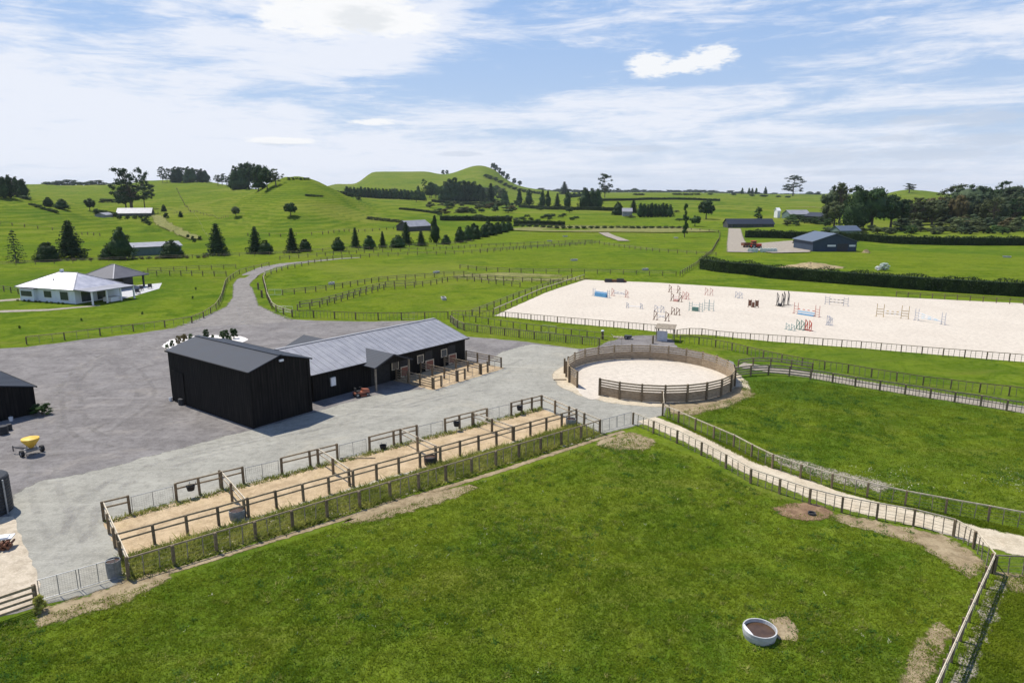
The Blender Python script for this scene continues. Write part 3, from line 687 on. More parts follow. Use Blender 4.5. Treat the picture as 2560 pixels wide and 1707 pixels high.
def fence(name, label, pts, spacing=2.3, h=1.2, pw=0.14, rails=((1.12, 0.10),), rail_w=0.04, battens=0, wires=(), mat='timber', rmat='rail_timber', group=None, px=True, asis=False, rname='rail', bmat='grey_timber', cat='fence', rt=None, rside=None):
    P = TP(pts) if px else [Vector((p[0], p[1], 0)) for p in pts]
    Q = P if asis else resample(P, spacing)
    for q in Q: q.z = gz(q.x, q.y) if q.y > 165 else 0.0
    root = thing(name, label, cat, Q[0], 0, group); O = Q[0]; rr = random.Random(len(label) + len(Q)); nb = 0
    pmesh = post_mesh(h, pw, mat); n = len(Q)
    for i, q in enumerate(Q):
        if i >= 100: break
        d = Q[min(i + 1, n - 1)] - Q[max(i - 1, 0)]; o = link('post', pmesh, root, q - O, math.atan2(d.y, d.x) + rr.uniform(-.04, .04)); o.scale = (1, 1, 1 + rr.uniform(-.03, .03)); o.rotation_euler[0] = rr.uniform(-.015, .015); o.rotation_euler[1] = rr.uniform(-.02, .02)
    side = -1 if rside is None else rside
    for (z, t_) in rails:
        m = MB()
        for i in range(n - 1):
            d = Q[i + 1] - Q[i]; nn = Vector((d.y, -d.x, 0)).normalized() * (pw / 2 + rail_w / 2 + 0.002) * side
            e = d.normalized() * (0.02 if 0 < i < n - 1 else 0); j = Vector((0, 0, rr.uniform(-.012, .012)))
            m.bar(Q[i] - O + nn + Vector((0, 0, z)) + j, Q[i + 1] - O + nn - e * 0.15 + Vector((0, 0, z)) - j, rail_w, t_)
        m.build(rname, rt if rt and z == rails[0][0] else rmat, root)
    if battens:
        bm_ = post_mesh(h - 0.06, 0.045, bmat); cnt = 0
        tot = (n - 1) * battens; cap = MB() if tot > 100 else None
        for i in range(n - 1):
            for k in range(battens):
                t_ = (k + 1) / (battens + 1) + rr.uniform(-.02, .02); q = Q[i].lerp(Q[i + 1], t_) - O
                if cnt < 100: o = link('batten', bm_, root, q, 0); o.rotation_euler = (rr.uniform(-.05, .05), rr.uniform(-.05, .05), math.atan2((Q[i + 1] - Q[i]).y, (Q[i + 1] - Q[i]).x))
                else: cap.box(q.x - .022, q.y - .022, q.z - .03, q.x + .022, q.y + .022, q.z + h - .06)
                cnt += 1
        if cap and cap.v: o = cap.build('battens', bmat, root); o['kind'] = 'stuff'
    if wires:
        m = MB(); r = wires[0]
        for z in wires[1:]:
            for i in range(n - 1): m.bar(Q[i] - O + Vector((0, 0, z)), Q[i + 1] - O + Vector((0, 0, z)), r, r)
        m.build('wire', 'wire', root)
    FENCES.append(root); return root


R2 = ((1.20, 0.11), (0.82, 0.11))
WR = (0.010, 0.95, 0.7, 0.5, 0.3, 0.12)
kw = dict(h=1.30, pw=0.15, rails=R2, rmat='rail_timber', group='timber fences of the holding pens')
fence('pen_fence', 'long dark two-rail fence along the grassy side of the pens', [(300, 1385), (1441, 1057)], 1.8, **kw)
fence('pen_fence', 'short two-rail fence at the near left corner of the pens', [(260, 1302), (325.7, 1285)], 2.1, **kw)
for i, (a, b, l) in enumerate((((442, 1252), (609.5, 1209), 'first'), ((705, 1185), (844, 1149), 'second'), ((924.4, 1129), (1042.3, 1099), 'third'), ((1113.4, 1081), (1217.5, 1054), 'fourth'))):
    fence('pen_fence', f'{l} free-standing two-rail front fence of the pens counted from the left', [a, b], 1.75, **kw)
fence('pen_fence', 'farthest two-rail front fence by the far right corner of the pens', [(1278.2, 1039), (1354, 1020)], 1.1, **kw)
kp = dict(h=1.30, pw=0.15, rails=R2, rmat='pale_timber', group='pale rail dividers of the holding pens', rail_w=0.05)  # sunlit look of these rails put into a paler timber colour
fence('pen_side_fence', 'pale sunlit two-rail side fence at the left end of the pens', [(260, 1302), (322, 1448)], 2.1, **kp)
for a, b, l in (((552, 1219), (612.6, 1292), 'first pale divider rail between pens, above the second trough'), ((796, 1161), (874, 1215), 'second pale divider rail between pens from the left'), ((1002, 1109), (1090, 1154), 'third pale divider rail between pens, ending at the dark trough'), ((1181, 1065), (1282, 1102), 'fourth pale divider rail between pens, farthest from the camera')):
    fence('pen_divider', l, [a, b], 2.3, **kp)
fence('pen_side_fence', 'pale two-rail side fence at the far right end of the pens', [(1354, 1020), (1499.5, 1084.4)], 2.1, **kp)
fence('netting_fence', 'long single-rail netting fence in front of the weedy strip', [(322, 1448), (1499.5, 1084.4)], 2.23, h=1.22, pw=0.16, rails=((1.16, 0.09),), battens=2, wires=(0.006, .95, .7, .45, .2), rmat='rail_timber')
T1 = [(1582, 1061), (1633, 1083), (1692, 1108), (1753, 1138), (1814, 1171), (1876, 1208), (1948, 1234), (2023, 1260), (2104, 1281), (2191, 1298), (2283, 1314), (2383, 1341), (2433, 1371), (2476, 1428)]
fence('batten_fence', 'curved post and batten fence along the near side of the sand track', T1, asis=True, h=1.12, pw=0.13, rails=((1.07, 0.07),), battens=3, wires=WR, rmat='pale_timber')
fence('batten_fence', 'pale-railed fence along the far side of the sand track', [(1656, 1039), (1760, 1087), (1830, 1117), (1914, 1165), (2008, 1198), (2078, 1220), (2155, 1240), (2213, 1256), (2560, 1322), (2700, 1350)], 2.2, h=1.1, pw=0.12, rails=((1.05, 0.08),), battens=2, wires=WR, rmat='pale_timber')
fence('metal_rail_fence', 'white top-railed fence running to the bottom right corner', [(2476, 1432), (2316, 1791), (2170, 2110)], 2.0, h=1.22, pw=0.12, rails=((1.19, 0.12), (1.0, 0.08)), battens=2, wires=WR, rmat='pale_timber', bmat='grey_timber')  # lower rail added to widen the fence's cast shadow
fence('batten_fence', 'short fence at the far side of the right corner paddock', [(2484, 1434), (2560, 1437), (2700, 1443)], 1.8, h=1.1, pw=0.12, rails=((1.05, 0.07),), battens=2, wires=WR, rmat='grey_timber')
fence('rail_link', 'short pale rail from the round pen to the track fence', [(1654, 1008), (1656, 1039)], 2.6, h=1.25, pw=0.16, rails=((1.18, 0.13),), rmat='pale_timber')
# right of the round pen
fence('board_fence', 'four-board fence meeting the right of the round pen', [(1837, 944), (1900, 936), (1960, 939), (2026, 948)], 2.2, h=1.2, pw=0.15, rails=((1.10, .13), (.82, .13), (.54, .13), (.26, .13)), rmat='grey_timber')
fence('board_fence', 'board fence along the upper edge behind the four-board fence', [(1845, 922), (1900, 914), (1960, 920), (2030, 931)], 2.2, h=1.1, pw=0.13, rails=((1.02, .12), (.70, .12)), rmat='grey_timber')
fence('netting_fence', 'netting fence with dark posts continuing right from the four-board fence', [(2026, 948), (2081, 957), (2137.6, 967), (2199, 976.6), (2262, 986), (2325, 996), (2386, 1005.7), (2451, 1015), (2515.7, 1026.7), (2600, 1040)], 3.0, asis=True, h=1.1, pw=0.17, rails=((1.03, .12), (0.55, .07)), battens=6, wires=WR, rmat='grey_timber')
fence('batten_fence', 'dark single-rail fence below the arena on the right', [(1700, 857), (1760, 862), (1847, 880), (1889, 892), (1934, 902), (1982.6, 912), (2033, 920), (2087.6, 928), (2141.5, 936), (2191.6, 946), (2246, 954), (2296, 962), (2349, 970), (2403, 975), (2457.5, 983), (2512, 988), (2600, 1000)], 2.5, h=1.05, pw=0.13, rails=((1.0, .07),), battens=3, wires=WR[:3], rmat='timber')
fence('batten_fence', 'batten fence along the near edge of the arena, right of the hut', [(1692, 842), (1740, 836), (1775, 843), (1821, 848), (2010, 861), (2137, 871), (2313, 887), (2560, 907), (2700, 919)], 2.3, h=1.05, pw=0.12, rails=((1.0, .08),), battens=3, rmat='rail_timber', wires=(0.012, .7, .4))
fence('batten_fence', 'batten fence along the near edge of the arena, left of the hut', [(1130, 793), (1180, 791), (1237, 793), (1400, 808), (1550, 821), (1686, 833)], 2.3, h=1.05, pw=0.12, rails=((1.0, .08),), battens=3, rmat='rail_timber', wires=(0.012, .7, .4))
fence('batten_fence', 'close-battened grey fence between the stable yard and the grass lane', [(1126, 806), (1150, 825), (1180, 829), (1289, 843), (1417, 857), (1498, 865)], 2.4, h=1.15, pw=0.15, rails=((1.08, .10),), battens=6, rmat='grey_timber', wires=(0.014, .8, .5, .2))
fence('batten_fence', 'green-looking fence in the middle of the grass lane below the arena', [(1130, 798), (1229, 812), (1305, 824), (1417, 838), (1475, 845), (1508, 849)], 2.4, h=1.0, pw=0.12, rails=((0.95, .07),), battens=1, rmat='grey_timber')
fence('arena_side_fence', 'pale-railed fence up the left side of the arena', [(1234, 785), (1355, 731), (1460, 696)], 3.0, h=1.0, pw=0.14, rails=((.92, .14),), rmat='pale_timber', rside=1)
fence('arena_side_fence', 'outer post fence beside the left side of the arena', [(1180, 790), (1300, 742), (1430, 697)], 3.2, h=1.1, pw=0.14, rails=((1.02, .09), (0.7, .08)), rmat='grey_timber')
fence('arena_back_fence', 'low dark fence along the far right edge of the arena', [(2240, 742), (2350, 748), (2560, 762), (2700, 771)], 2.0, h=1.1, pw=0.14, rails=((1.02, .09), (.7, .09)), rmat='timber')
# far-left board fence and drive paddocks
fence('board_fence', 'four-board fence at the bottom left edge beside the mesh gates', [(92, 1517), (60, 1527), (0, 1549), (-120, 1590)], 1.9, h=1.25, pw=0.18, rails=((1.18, .13), (.88, .12), (.58, .12), (.28, .12)), rmat='rail_timber')
FW = dict(h=1.1, pw=0.15, wires=(0.014, .8, .5), battens=2)
fence('paddock_fence', 'dark post fence along the near side of the house lawn', [(67, 861), (181, 848), (322, 830), (418, 818), (484, 807), (517, 792), (544, 771), (555, 750), (566, 709), (585, 692), (612, 681), (673, 666)], 4.3, rails=((1.03, .10),), rmat='rail_timber', **FW)
fence('paddock_fence', 'sunlit curved rail fence on the inner side of the drive', [(731, 793), (693, 781), (679, 771), (667, 744), (664, 728), (657, 701), (661, 692), (713, 674), (771, 662)], 3.6, h=1.15, pw=0.18, rails=((1.07, .14), (.7, .10)), rmat='pale_timber', rside=1)  # paler rails carry the sunlight in their colour
fence('paddock_fence', 'batten fence between the green paddock and the yard', [(731, 793), (800, 795), (903, 800), (1000, 800), (1120, 797)], 3.6, h=1.25, pw=0.18, rails=((1.16, .09),), battens=5, rmat='timber')
K = dict(h=1.15, pw=0.15, rails=((1.05, .10), (.65, .09)), rmat='grey_timber', group='double fences of the lane through the green paddocks')
fence('lane_fence', 'near fence of the grass lane through the green paddocks', [(744, 777), (790, 771), (835, 759), (897, 741), (958, 725), (1019, 721), (1080, 713), (1120, 704), (1172, 702), (1249, 712), (1300, 718)], 2.4, **K)
fence('lane_fence', 'far fence of the grass lane through the green paddocks', [(707, 738), (750, 734), (820, 726), (881, 716), (943, 705), (1019, 698), (1096, 692), (1172, 694), (1250, 702), (1320, 706), (1400, 712)], 2.4, **K)
fence('lane_fence', 'second near fence set just behind the lane fence', [(750, 769), (800, 762), (860, 745), (915, 729), (970, 716), (1040, 712)], 2.4, **K)
K2 = dict(h=1.2, pw=0.16, rails=((1.08, .10), (.65, .09)), rmat='grey_timber', group='far paddock fences')
fence('far_fence', 'far fence curving from the drive past the boundary trees', [(771, 661), (835, 649), (946, 642), (1080, 637), (1200, 633), (1336, 622), (1499, 608)], 3.2, **K2)
fence('far_fence', 'fence in front of the boundary conifers', [(700, 650), (800, 641), (906, 633), (1080, 626), (1200, 618), (1330, 612), (1480, 606)], 3.2, **K2)
fence('far_fence', 'middle fence across the green paddocks above the arena corner', [(1150, 672), (1200, 678), (1320, 684), (1420, 684), (1560, 686), (1690, 690)], 3.2, **K2)
fence('far_fence', 'fence behind the house and its lawn', [(360, 692), (430, 688), (520, 690), (566, 692)], 3.0, **K2)
fence('far_fence', 'second fence behind the house, nearer the boundary', [(370, 682), (480, 676), (590, 672)], 3.0, **K2)
fence('far_fence', 'fence left of the house at the picture edge', [(-60, 728), (0, 727), (46, 735)], 3.5, **K2)
fence('far_fence', 'boundary fence at the foot of the hills', [(-60, 668), (120, 660), (300, 652), (500, 645), (700, 638), (900, 626), (1090, 616), (1180, 606)], 4.4, **K2)
fence('far_fence', 'far boundary fence below the distant fields', [(1275, 566), (1400, 568), (1560, 570), (1700, 574), (1796, 582)], 7.0, h=1.3, pw=0.3, rails=((1.15, .14),), rmat='grey_timber', group='far paddock fences')
fence('far_fence', 'fence up the right boundary towards the side road', [(1700, 692), (1740, 666), (1780, 632), (1798, 600), (1800, 584)], 3.2, **K2)
fence('far_fence', 'fence dividing the farthest green paddock', [(1200, 630), (1330, 620), (1500, 612), (1640, 630), (1790, 640)], 3.6, **K2)
for i, (x, v, l) in enumerate(((646, 724, 'upper'), (655, 744, 'lower'))):
    o = post_mesh(1.5, 0.3, 'timber'); q = link('marker_post', o, None, T(x, v)); tag(q, f'{l} dark marker post on the verge of the drive', 'post')
q = link('capped_post', post_mesh(1.15, 0.28, 'timber'), None, T(1506, 848)); tag(q, 'thick dark post with a pale cap at the end of the lane', 'post')
c_ = MB(); c_.lathe([(0.0, 1.32), (0.2, 1.28), (0.24, 1.16), (0.0, 1.15)], 10); c_.build('cap', 'white_paint', q)
q = link('single_post', post_mesh(1.15, 0.22, 'timber'), None, T(1632, 859)); tag(q, 'dark post beside the small arena hut', 'post')
# pole standing in for the open gate's shadow line in a pen
m = MB(); a, b = T(300, 1372), T(400, 1395); m.tube((0, 0, .06), tuple(T(938, 1146) - T(850, 1147) + Vector((0, 0, .06))), 0.05, 0.05, 8)
q = m.build('gate_shadow_bar', 'rail_timber', None, T(850, 1147)); tag(q, 'bar drawn for the open gate shadow line in the middle pen', 'rail')


def gate(name, label, p0, p1, h=1.15, mesh=0.14, group=None, px=True, mat='galv', leaves=1, z0=0.12, fr_=0.02):
    A = T(*p0) if px else Vector(p0); B = T(*p1) if px else Vector(p1); d = B - A; L = d.length
    root = thing(name, label, 'gate', A, math.atan2(d.y, d.x), group)
    for k in range(leaves):
        x0 = L * k / leaves + 0.06; x1 = L * (k + 1) / leaves - 0.06; f = MB()
        for a, b in (((x0, 0, z0), (x0, 0, h)), ((x1, 0, z0), (x1, 0, h)), ((x0, 0, h), (x1, 0, h)), ((x0, 0, z0), (x1, 0, z0)), (((x0 + x1) / 2, 0, z0), ((x0 + x1) / 2, 0, h))): f.tube(a, b, fr_, None, 8)
        fr = f.build('gate_leaf', mat, root); m = MB(); x = x0 + mesh
        while x < x1: m.bar((x, 0, z0), (x, 0, h), 0.0045, 0.0045); x += mesh
        z = z0 + mesh
        while z < h: m.bar((x0, 0, z), (x1, 0, z), 0.0045, 0.0045); z += mesh
        m.build('mesh_panel', 'wire', fr)
    return root


gg = 'mesh gates of the holding pens'
gate('mesh_gate', 'mesh gate closing the nearest pen on the left', (330, 1284), (438, 1255), 1.15, group=gg)
gate('mesh_gate', 'mesh gate closing the second pen from the left', (614, 1208), (700, 1187), group=gg)
gate('mesh_gate', 'mesh gate standing ajar at the third pen', (848, 1149), (918, 1131), group=gg)
gate('mesh_gate', 'mesh gate closing the fourth pen from the left', (1046, 1099), (1109, 1083), group=gg)
gate('mesh_gate', 'mesh gate closing the farthest pen', (1221, 1053), (1274, 1040), group=gg)
gate('double_mesh_gate', 'double mesh gate across the gravel at bottom left', (98, 1505), (296, 1447), 1.2, 0.11, leaves=2)
gate('mesh_gate', 'pale blue-grey mesh gate between the pens and the track', (1504, 1083), (1578, 1062), 1.2, 0.12, leaves=2)
gate('pipe_gate', 'pale gate at the corner of the green paddock by the drive', (697, 781), (733, 783), 1.15, 0.25, mat='white_paint')
gate('pipe_gate', 'pale gate into the lane beside the drive', (670, 738), (705, 738), 1.15, 0.25, mat='white_paint')
gate('pipe_gate', 'pale gate in the fence behind the stable', (1003, 799), (1038, 799), 1.15, 0.25, mat='galv')
gate('pipe_gate', 'grey gate in the lane fence below the arena', (1355, 830), (1392, 834), 1.1, 0.25, mat='galv')
gate('pipe_gate', 'grey gate behind the round pen', (1500, 862), (1555, 870), 1.3, 0.25, mat='rail_timber')

# ------------------------------------------------------------------ round pen
root = thing('round_pen', 'round timber training pen with solid lower boards and three rails', 'pen', PENC); NP = 24; PTS = []
aL = math.atan2(69.06 - PENC.y, 6.72 - PENC.x); aR = math.atan2(66.17 - PENC.y, 8.68 - PENC.x)     # gateway between these
span = 2 * math.pi - (aR - aL) % (2 * math.pi)
angs = [aR + span * k / NP for k in range(NP + 1)]
for a in angs: PTS.append(Vector((math.cos(a), math.sin(a), 0)))
pm_ = post_mesh(1.85, 0.17, 'timber')
for i, p in enumerate(PTS): link('post', pm_, root, p * (PR + 0.10), angs[i])
wall = MB(); rr = random.Random(4)
for i in range(NP):
    a, b = PTS[i] * PR, PTS[i + 1] * PR
    for k in range(4):
        z = 0.06 + k * 0.235; t_ = Vector((0, 0, z + 0.112)); j = rr.uniform(-.004, .004)
        wall.bar(a + t_, b + t_ + Vector((0, 0, j)), 0.04, 0.228)
wall.build('board_wall', 'pen_board', root)
for z in (1.15, 1.41, 1.68):
    m = MB()
    for i in range(NP): m.bar(PTS[i] * PR + Vector((0, 0, z)), PTS[i + 1] * PR + Vector((0, 0, z + rr.uniform(-.01, .01))), 0.045, 0.155)
    m.build('rail', 'rail_timber', root)
e0 = PTS[0] * (PR - 0.0); m = MB(); m.box(-0.05, -0.02, 0, 0.05, 0.02, 1.75); o = m.build('end_board', 'pale_timber', root, e0 - PTS[0] * 0.08)
# short wing panels outside the gateway
for k, (x, v, l) in enumerate(((1411, 933, 'outer'), (1424, 952, 'inner'))):
    q = link('leaning_post', post_mesh(1.75, 0.2, 'timber'), None, T(x, v)); tag(q, f'{l} dark post standing left of the round pen gateway', 'post')
m = MB(); m.box(-0.7, -0.12, 0, 0.7, 0.12, 0.1); q = m.build('sleeper', 'timber', None, T(1400, 950)); tag(q, 'dark timber sleeper lying left of the round pen', 'sleeper')

# ------------------------------------------------------------------ buildings
WV = Vector((-0.80081, 0.59892, 0)); UV = Vector((0.60243, 0.79817, 0))


def gable_barn(root, L, W, eave, ridge, wmat, rmat, oh=0.18, ribs=0.8, thick=0.08, capmat=None, ribh=0.025):
    """x along the ridge 0..L, y across 0..-W"""
    m = MB(); t_ = 0.12
    m.box(0, -t_, 0, L, 0, eave - 0.02); m.box(0, -W, 0, L, -W + t_, eave - 0.02)
    for x0 in (0.003, L - t_ - 0.003):
        vs = [(x0, -W + t_, 0), (x0, -t_, 0), (x0, -t_, eave - .02), (x0, -W / 2, ridge - .03), (x0, -W + t_, eave - .02)]
        m.add([Vector(v) for v in vs] + [Vector(v) + Vector((t_, 0, 0)) for v in vs], [(4, 3, 2, 1, 0), (5, 6, 7, 8, 9)] + [(k, (k + 1) % 5, 5 + (k + 1) % 5, 5 + k) for k in range(5)])
    m.build('wall', wmat, root)
    sl = (ridge - eave) / (W / 2); ez = eave - sl * oh
    for s_, nm in ((1, 'roof'), (-1, 'roof')):
        m = MB(); y0 = -W / 2; y1 = (oh if s_ > 0 else -W - oh)
        A = (-oh, y0, ridge); B = (L + oh, y0, ridge); C = (L + oh, y1, ez); D = (-oh, y1, ez)
        up = [Vector(p) + Vector((0, 0, thick)) for p in (A, B, C, D)]
        fs = [(0, 1, 2, 3), (7, 6, 5, 4), (0, 4, 5, 1), (1, 5, 6, 2), (2, 6, 7, 3), (3, 7, 4, 0)]
        m.add([Vector(p) for p in (A, B, C, D)] + up, fs if s_ < 0 else [f[::-1] for f in fs])
        if ribs:
            k = int((L + 2 * oh) / ribs)
            for i in range(k + 1):
                x = -oh + 0.03 + i * (L + 2 * oh - .06) / k
                m.bar((x, y0 + s_ * .12, ridge + thick + ribh / 2 - sl * .12), (x, y1, ez + thick + ribh / 2), 0.035, ribh)
        rf = m.build(nm, rmat, root)
    m = MB(); m.bar((-oh - .01, -W / 2 - .1, ridge + thick + .005), (L + oh + .01, -W / 2 - .1, ridge + thick + .005), 0.24, 0.03); m.bar((-oh - .01, -W / 2 + .1, ridge + thick + .0), (L + oh + .01, -W / 2 + .1, ridge + thick + .0), 0.2, 0.034)
    m.build('ridge_cap', capmat or rmat, root)
    for y in (oh + .06, -W - oh - .06):
        m = MB(); m.bar((-oh, y, ez + .02), (L + oh, y, ez + .02), 0.11, 0.11); m.build('gutter', 'black_cladding', root)
    return root


PB = T(633.4, 1071.7)
bb = thing('black_barn', 'tall black barn with dark blue gabled roof, nearest the pens', 'barn', PB, math.atan2(WV.y, WV.x))
BL, BW = 13.73, 6.25
gable_barn(bb, BL, BW, 5.05, 5.95, 'black_cladding', 'dark_roof', 0.12, 0, capmat='dark_roof')
m = MB(); m.box(-.05, -.08, 0, .05, .03, 5.0); m.build('corner_trim', 'black_cladding', bb); m = MB(); m.tube((-.06, -BW + .3, 0.1), (-.06, -BW + .3, 4.9), .045); m.build('downpipe', 'black_cladding', bb)
m = MB(); m.box(BL - 2.6, .02, 0.05, BL - .5, .07, 3.2); m.build('door', 'black_cladding', bb)
m = MB(); m.box(-.28, -BW / 2 - .2, 5.45, -.14, -BW / 2 + .2, 5.62); m.build('floodlight', 'white_paint', bb)

PW = T(785, 1005); SL = Vector((0.62602, 0.77981, 0)); 
# stable: local x from the near end to the far end is -x because y has to run away from the yard
sr = thing('stable_block', 'long low black stable with pale ribbed metal roof', 'stable', T(1163, 901), math.atan2(-SL.y, -SL.x))
SLn, SW = 21.85, 11.0
gable_barn(sr, SLn, SW, 2.85, 4.5, 'black_cladding', 'stable_roof', 0.35, 0.80, ribh=0.03)
# in this frame the yard side is y > 0
def sx(u): return SLn - u      # distance from the near end -> local x


def gable_porch(root, u0, u1, y0, y1, eave, ridge, sgn):
    xa, xb = sx(u1), sx(u0); xm = (xa + xb) / 2; oh = .25; t_ = .07
    for (xe, xo) in ((xa - oh, xm), (xb + oh, xm)):
        m = MB(); v = [(xo, y0, ridge), (xo, y1, ridge), (xe, y1, eave), (xe, y0, eave)]
        fs = [(0, 1, 2, 3), (7, 6, 5, 4), (0, 4, 5, 1), (1, 5, 6, 2), (2, 6, 7, 3), (3, 7, 4, 0)]
        m.add([Vector(p) for p in v] + [Vector(p) + Vector((0, 0, t_)) for p in v], fs); m.build('porch_roof', 'dark_roof', root)
    for x in (xa + .1, xb - .1):
        m = MB(); m.box(x - .08, y1 - .35 * sgn - .08, 0, x + .08, y1 - .35 * sgn + .08, eave + .12); m.build('porch_post', 'grey_timber', root)
    m = MB(); m.bar((xa - oh + .05, y1 - .04 * sgn, eave - .02), (xm, y1 - .04 * sgn, ridge - .02), .04, .16); m.bar((xb + oh - .05, y1 - .04 * sgn, eave - .02), (xm, y1 - .04 * sgn, ridge - .02), .04, .16); m.build('barge_board', 'dark_paint', root)
    m = MB(); yy = y1 - .30 * sgn; m.add([(xa - oh + .3, yy, eave + .05), (xb + oh - .3, yy, eave + .05), (xm, yy, ridge - .05)], [(0, 1, 2), (2, 1, 0)][:1]); m.build('gable_infill', 'black_cladding', root)


gable_porch(sr, 6.1, 10.9, -2.6, 2.3, 2.55, 3.55, 1)
gable_porch(sr, 6.1, 10.9, -SW + 2.6, -SW - 2.6, 2.55, 3.55, -1)
# doors and windows on the yard side
for k, u in enumerate((11.9, 15.7, 19.5)):
    x = sx(u)
    m = MB(); m.box(x - .6, .003, .05, x + .6, .02, 2.3); m.build('painted_dark_doorway', 'black_rubber', sr)  # unlit inside of the box painted as a flat black panel
    d = MB(); d.box(x - .68, .03, .1, x + .62, .10, 1.25); dr = d.build('half_door', 'door_red', sr)
    d = MB()
    for a in ((x - .7, .10, .1, x - .6, .13, 1.28), (x + .54, .10, .1, x + .64, .13, 1.28), (x - .6, .10, 1.18, x + .54, .13, 1.28), (x - .6, .10, .1, x + .54, .13, .2)): d.box(*a)
    d.build('door_trim', 'pale_timber', dr)
    x = sx(u - 1.35)
    d = MB()
    for a in ((x - .5, .02, 1.15, x - .42, .09, 2.1), (x + .42, .02, 1.15, x + .5, .09, 2.1), (x - .42, .02, 2.02, x + .42, .09, 2.1), (x - .42, .02, 1.15, x + .42, .09, 1.23)): d.box(*a)
    wf = d.build('window', 'pale_timber', sr); d = MB(); d.box(x - .42, .012, 1.23, x + .42, .03, 2.02); d.build('pane', 'glass', wf)
m = MB(); m.box(sx(2.55) , .03, 1.2, sx(2.0), .22, 2.05); m.build('meter_box', 'white_paint', sr)
m = MB(); m.box(-.006 - .03, -SW * .75, .05, -.006, -SW * .62, 2.2); m.build('end_door', 'dark_paint', sr)
m = MB(); m.box(sx(8.5) - 1.3, .004, 0.02, sx(8.5) + 1.3, .02, 2.5); m.build('painted_dark_breezeway', 'black_rubber', sr)  # dark passage under the porch painted as a black panel
SO = T(1163, 901)


def SP_(u, y): # world point in the stable frame
    x = sx(u); a = math.atan2(-SL.y, -SL.x); return (SO.x + x * math.cos(a) - y * math.sin(a), SO.y + x * math.sin(a) + y * math.cos(a))


yk = dict(px=False, h=1.3, pw=0.15, rmat='rail_timber', group='stable yard fences')
sheet('stable_yard_floor', [SP_(10.3, .1), SP_(10.3, 6.1), SP_(21.9, 6.1), SP_(21.9, .1)], 'pen_sand', 0.026, 'orange sand of the small stable yards', .6, .1, px=False, fade=.2)
for u, l, n_ in ((10.5, 'dark board fence of the stable yards, closest to the porch', 5), (14.15, 'second stable yard fence from the porch', 3), (18.0, 'third stable yard fence from the porch', 3), (21.75, 'last stable yard fence at the far end of the stable', 3)):
    rl = tuple((1.2 - .26 * k, .1) for k in range(n_)); fence('yard_fence', l, [SP_(u, .25), SP_(u, 5.8)], 1.9, rails=rl, **yk)
for u, l in ((10.5, 'nearest'), (14.15, 'second'), (18.0, 'third')):
    fence('yard_fence', f'{l} short front stub of the stable yard fences', [SP_(u + .05, 5.95), SP_(u + 1.15, 5.95)], 1.1, rails=((1.2, .1), (.8, .1)), **yk)
    gate('yard_gate', f'{l} light mesh gate across a stable yard', (*SP_(u + 1.3, 5.95), 0), (*SP_(u + 3.5, 5.95), 0), 1.15, .3, px=False, group='stable yard gates')

# small barn at the left edge
cb = T(94, 1033); sb = thing('small_black_barn', 'small black barn with dark roof cut by the left edge', 'barn', (0, 0, 0), math.atan2(WV.y, WV.x))
sb.location = Vector((cb.x, cb.y, 0)) - UV * 0     # right wall corner; the gable runs to the lower left
q = cb - UV * 7.0; sb.location = (q.x, q.y, 0)
# frame: x along WV, y from 0 (at -7 along UV) ... shift so that y=-W is the visible right wall
sb.location = (q.x, q.y, 0)
gable_barn(sb, 9.0, -7.0 * -1, 2.55, 3.4, 'black_cladding', 'dark_roof', 0.15, 0.76)

# house
HA, HB = T(54, 750), T(190, 760); hd = (HB - HA).normalized(); HL = (HB - HA).length; HW = 9.5
hs = thing('white_house', 'white bungalow with grey hipped metal roof', 'house', HA, math.atan2(hd.y, hd.x))


def hip_roof(root, x0, y0, x1, y1, eave, ridge, mat, name='roof', oh=.6, flip=False, th=.12):
    x0 -= oh; y0 -= oh; x1 += oh; y1 += oh; hw = (y1 - y0) / 2; ym = (y0 + y1) / 2; xa, xb = x0 + hw, x1 - hw
    if xb <= xa: xa = xb = (x0 + x1) / 2
    v = [(x0, y0, eave), (x1, y0, eave), (x1, y1, eave), (x0, y1, eave), (xa, ym, ridge), (xb, ym, ridge), (x0, y0, eave - th), (x1, y0, eave - th), (x1, y1, eave - th), (x0, y1, eave - th)]
    m = MB(); m.add(v, [(0, 1, 5, 4), (1, 2, 5), (2, 3, 4, 5), (3, 0, 4), (6, 9, 8, 7), (0, 6, 7, 1), (1, 7, 8, 2), (2, 8, 9, 3), (3, 9, 6, 0)]); r_ = m.build(name, mat, root)
    m = MB()
    for a, b in ((v[0], v[4]), (v[1], v[5]), (v[2], v[5]), (v[3], v[4])): m.bar((a[0], a[1], a[2] + .03), (b[0], b[1], b[2] + .03), .22, .06)
    m.bar((xa, ym, ridge + .03), (xb + .01, ym, ridge + .03), .22, .06); m.build('ridge_cap', 'pale_roof', r_); return r_


m = MB(); t_ = .15; m.box(0, 0, 0, HL, HW, 2.65); m.box(.9, -.75, .5, 4.6, 0, 2.35); m.build('wall', 'weatherboard', hs)
m = MB(); m.box(.85, -.82, .1, 4.65, -.02, .48); m.build('bay_base', 'weatherboard', hs); m = MB(); m.box(.7, -.95, 2.36, 4.8, -.01, 2.46); m.build('bay_roof', 'pale_roof', hs)
hip_roof(hs, 0, 0, HL, HW, 2.68, 5.1, 'house_roof')
for (x0, x1, z0, z1, y) in ((1.3, 4.2, 1.0, 2.0, -.76), (6.4, 8.3, .9, 2.1, -.01), (10.6, 12.6, .6, 2.15, -.01), (.25, .7, 1.0, 2.1, -.01)):
    m = MB(); m.box(x0 - .08, y - .06, z0 - .08, x1 + .08, y, z1 + .08); wf = m.build('window', 'white_paint', hs); m = MB(); m.box(x0, y - .08, z0, x1, y - .061, z1); m.build('pane', 'glass', wf)
